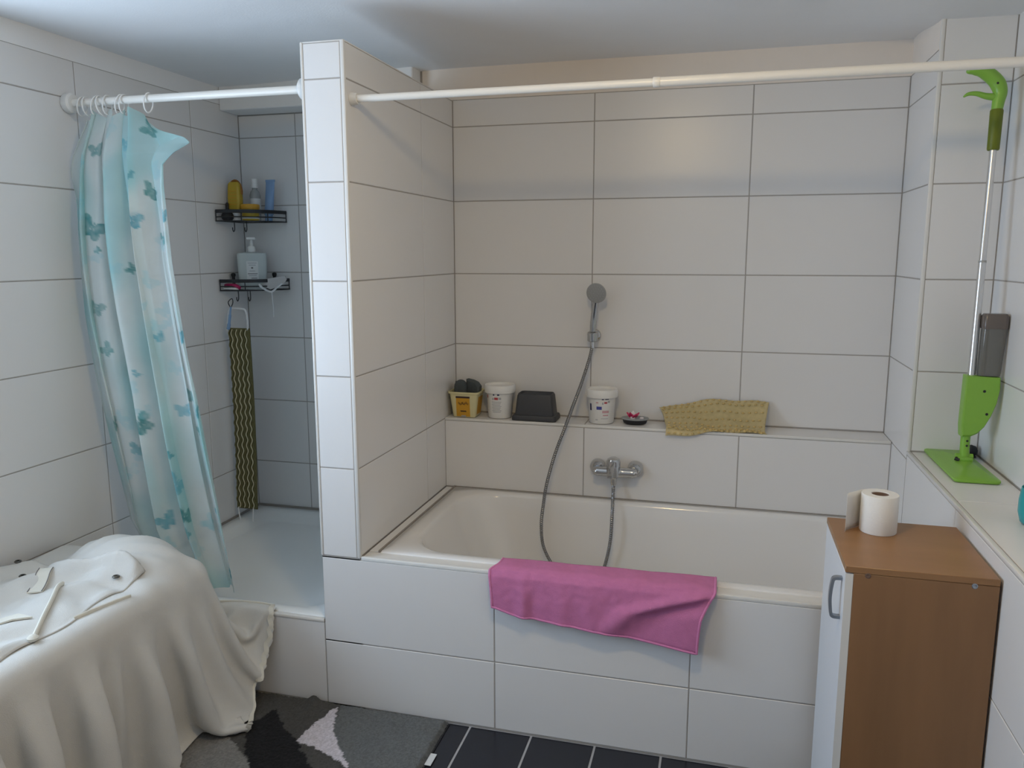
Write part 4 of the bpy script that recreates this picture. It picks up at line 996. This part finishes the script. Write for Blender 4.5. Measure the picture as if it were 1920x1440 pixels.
g = G(); g.add(CP.reshape(-1, 3).tolist(), [(j * NXC + i, j * NXC + i + 1, (j + 1) * NXC + i + 1, (j + 1) * NXC + i) for j in range(NYC - 1) for i in range(NXC - 1) if i * .0155 < UMAX(j * .0155) and max(CP[j, i, 2], CP[j + 1, i, 2], CP[j, i + 1, 2], CP[j + 1, i + 1, 2]) > .030])
obj('drape', g, M_linen, lc, world=True, angle=180, solid=.0025, soff=1, subd=1)

from mathutils import kdtree
tv = [p for p in CP.reshape(-1, 3).tolist() if p[2] > .40]
kd = kdtree.KDTree(len(tv))
for i, p in enumerate(tv): kd.insert((p[0], p[1], 0), i)
kd.balance()
def topz(x, y):
    w = 0; z = 0
    for co, i, d in kd.find_n((x, y, 0), 5):
        k = 1 / (d + .002); w += k; z += tv[i][2] * k
    return z / w
def ribbon(pts, w_, nrm, th=.0015):
    P = [Vector(p) for p in pts]; rgs = []
    for i, p in enumerate(P):
        t_ = (P[min(i + 1, len(P) - 1)] - P[max(i - 1, 0)]).normalized(); n_ = Vector(nrm); b = t_.cross(n_).normalized(); n_ = b.cross(t_)
        rgs.append([p - b * w_ - n_ * th, p + b * w_ - n_ * th, p + b * w_ + n_ * th, p - b * w_ + n_ * th])
    return G().loft([[tuple(q) for q in r_] for r_ in rgs])
# hem tape along the rounded back corner
hem_pts = []
for j in range(0, 28):
    i = min(NXC - 1, int(UMAX(j * .0155) / .0155)); p = CP[j, i]; hem_pts.append((p[0], p[1] - .003, p[2] + .003))
obj('hem_tape', ribbon(spline(hem_pts, 3), .008, (.5, -1, .3)), M_linen2, lc, world=True)
obj('hem_tape', G().tube([tuple(CP[0, i] + np.array([0, 0, .004])) for i in range(30, min(NXC - 1, int(UMAX(0) / .0155)) + 1)], .0045, 8, flat=.7), M_linen2, lc, world=True)
# bodice layer lying rumpled on top
def bod(u, v):
    a = Vector((-1.615, -1.36)); b = Vector((-1.140, -1.345)); c = Vector((-1.615, -2.05)); d = Vector((-1.115, -1.86))
    p = a.lerp(b, u).lerp(c.lerp(d, u), v); x = p.x + .012 * math.sin(v * 11 + 1); y = p.y + .018 * math.sin(u * 9)
    rz = abs(math.sin(u * 8.5 + 3.0 * v + .8 * math.sin(v * 7))) ** 1.6
    z = topz(x, y) + .006 + 0.028 * rz * (1 - .5 * u) + .022 * math.exp(-((v - .04) / .035) ** 2) * sstep(.2, .4, u) + .018 * mnoise.noise(Vector((u * 6, v * 6, 8))) * (1 - .5 * u)
    e = min(u / .04, (1 - u) / .04, v / .03, 1.0); return (x, y, max(topz(x, y) + .0045, topz(x, y) + (z - topz(x, y)) * (.3 + .7 * max(0, e))))
obj('bodice', G().grid(bod, 80, 80), M_linen, lc, world=True, angle=180, solid=.003)
BT = kdtree.KDTree(2601); BP = [bod(i / 50, j / 50) for j in range(51) for i in range(51)]
for i, p in enumerate(BP): BT.insert((p[0], p[1], 0), i)
BT.balance()
def onb(x, y, h=.008):
    co, i, d = BT.find((x, y, 0)); z = BP[i][2] if d < .015 else topz(x, y) + .003
    return Vector((x, y, z + h))
sp1 = [onb(-1.300 + .175 * k / 6, -1.475 - .275 * k / 6, .008) for k in range(7)]
obj('piping', G().tube(spline(sp1, 4), .0075, 10, flat=.8), M_linen2, lc, world=True)
obj('piping_knot', G().lathe([(0, -.006), (.010, -.004), (.014, .004), (.008, .010), (0, .012)], 12, c=tuple(sp1[-1]), cap=False), M_linen2, lc, world=True)
obj('waist_seam', G().tube(spline([onb(-1.125 + .035 * k / 4, -1.62 + .17 * k / 4, .002) for k in range(5)], 4), .006, 8, flat=.7), M_linen2, lc, world=True)
for x, y in ((-1.475, -1.445), (-1.175, -1.405), (-1.565, -1.375)):
    p = onb(x, y, .004); obj('eyelet', G().lathe([(.004, -.001), (.009, .0), (.011, .003), (.008, .006), (.005, .005)], 14, c=tuple(p), cap=False), M_brass, lc, world=True)
tb = [onb(-1.405 + .055 * k / 4, -1.425 - .10 * k / 4, .006) for k in range(5)]
tbo = obj('tab', ribbon(spline(tb, 3), .020, (0, 0, 1), .002), M_linen2, lc, world=True)
for s_ in (-1, 1):
    obj('stitch_line', G().tube([p + Vector((s_ * .017, s_ * .008, .003)) for p in spline(tb, 3)], .0014, 5), M_thread, tbo, world=True)
kn = [(-1.30, -1.70), (-1.255, -1.668), (-1.205, -1.672), (-1.24, -1.70), (-1.265, -1.728)]
obj('bow', G().loft([[tuple(onb(x, y, .004 + h)) for x, y in kn] for h in (0, .005)]), M_linen2, lc, world=True)
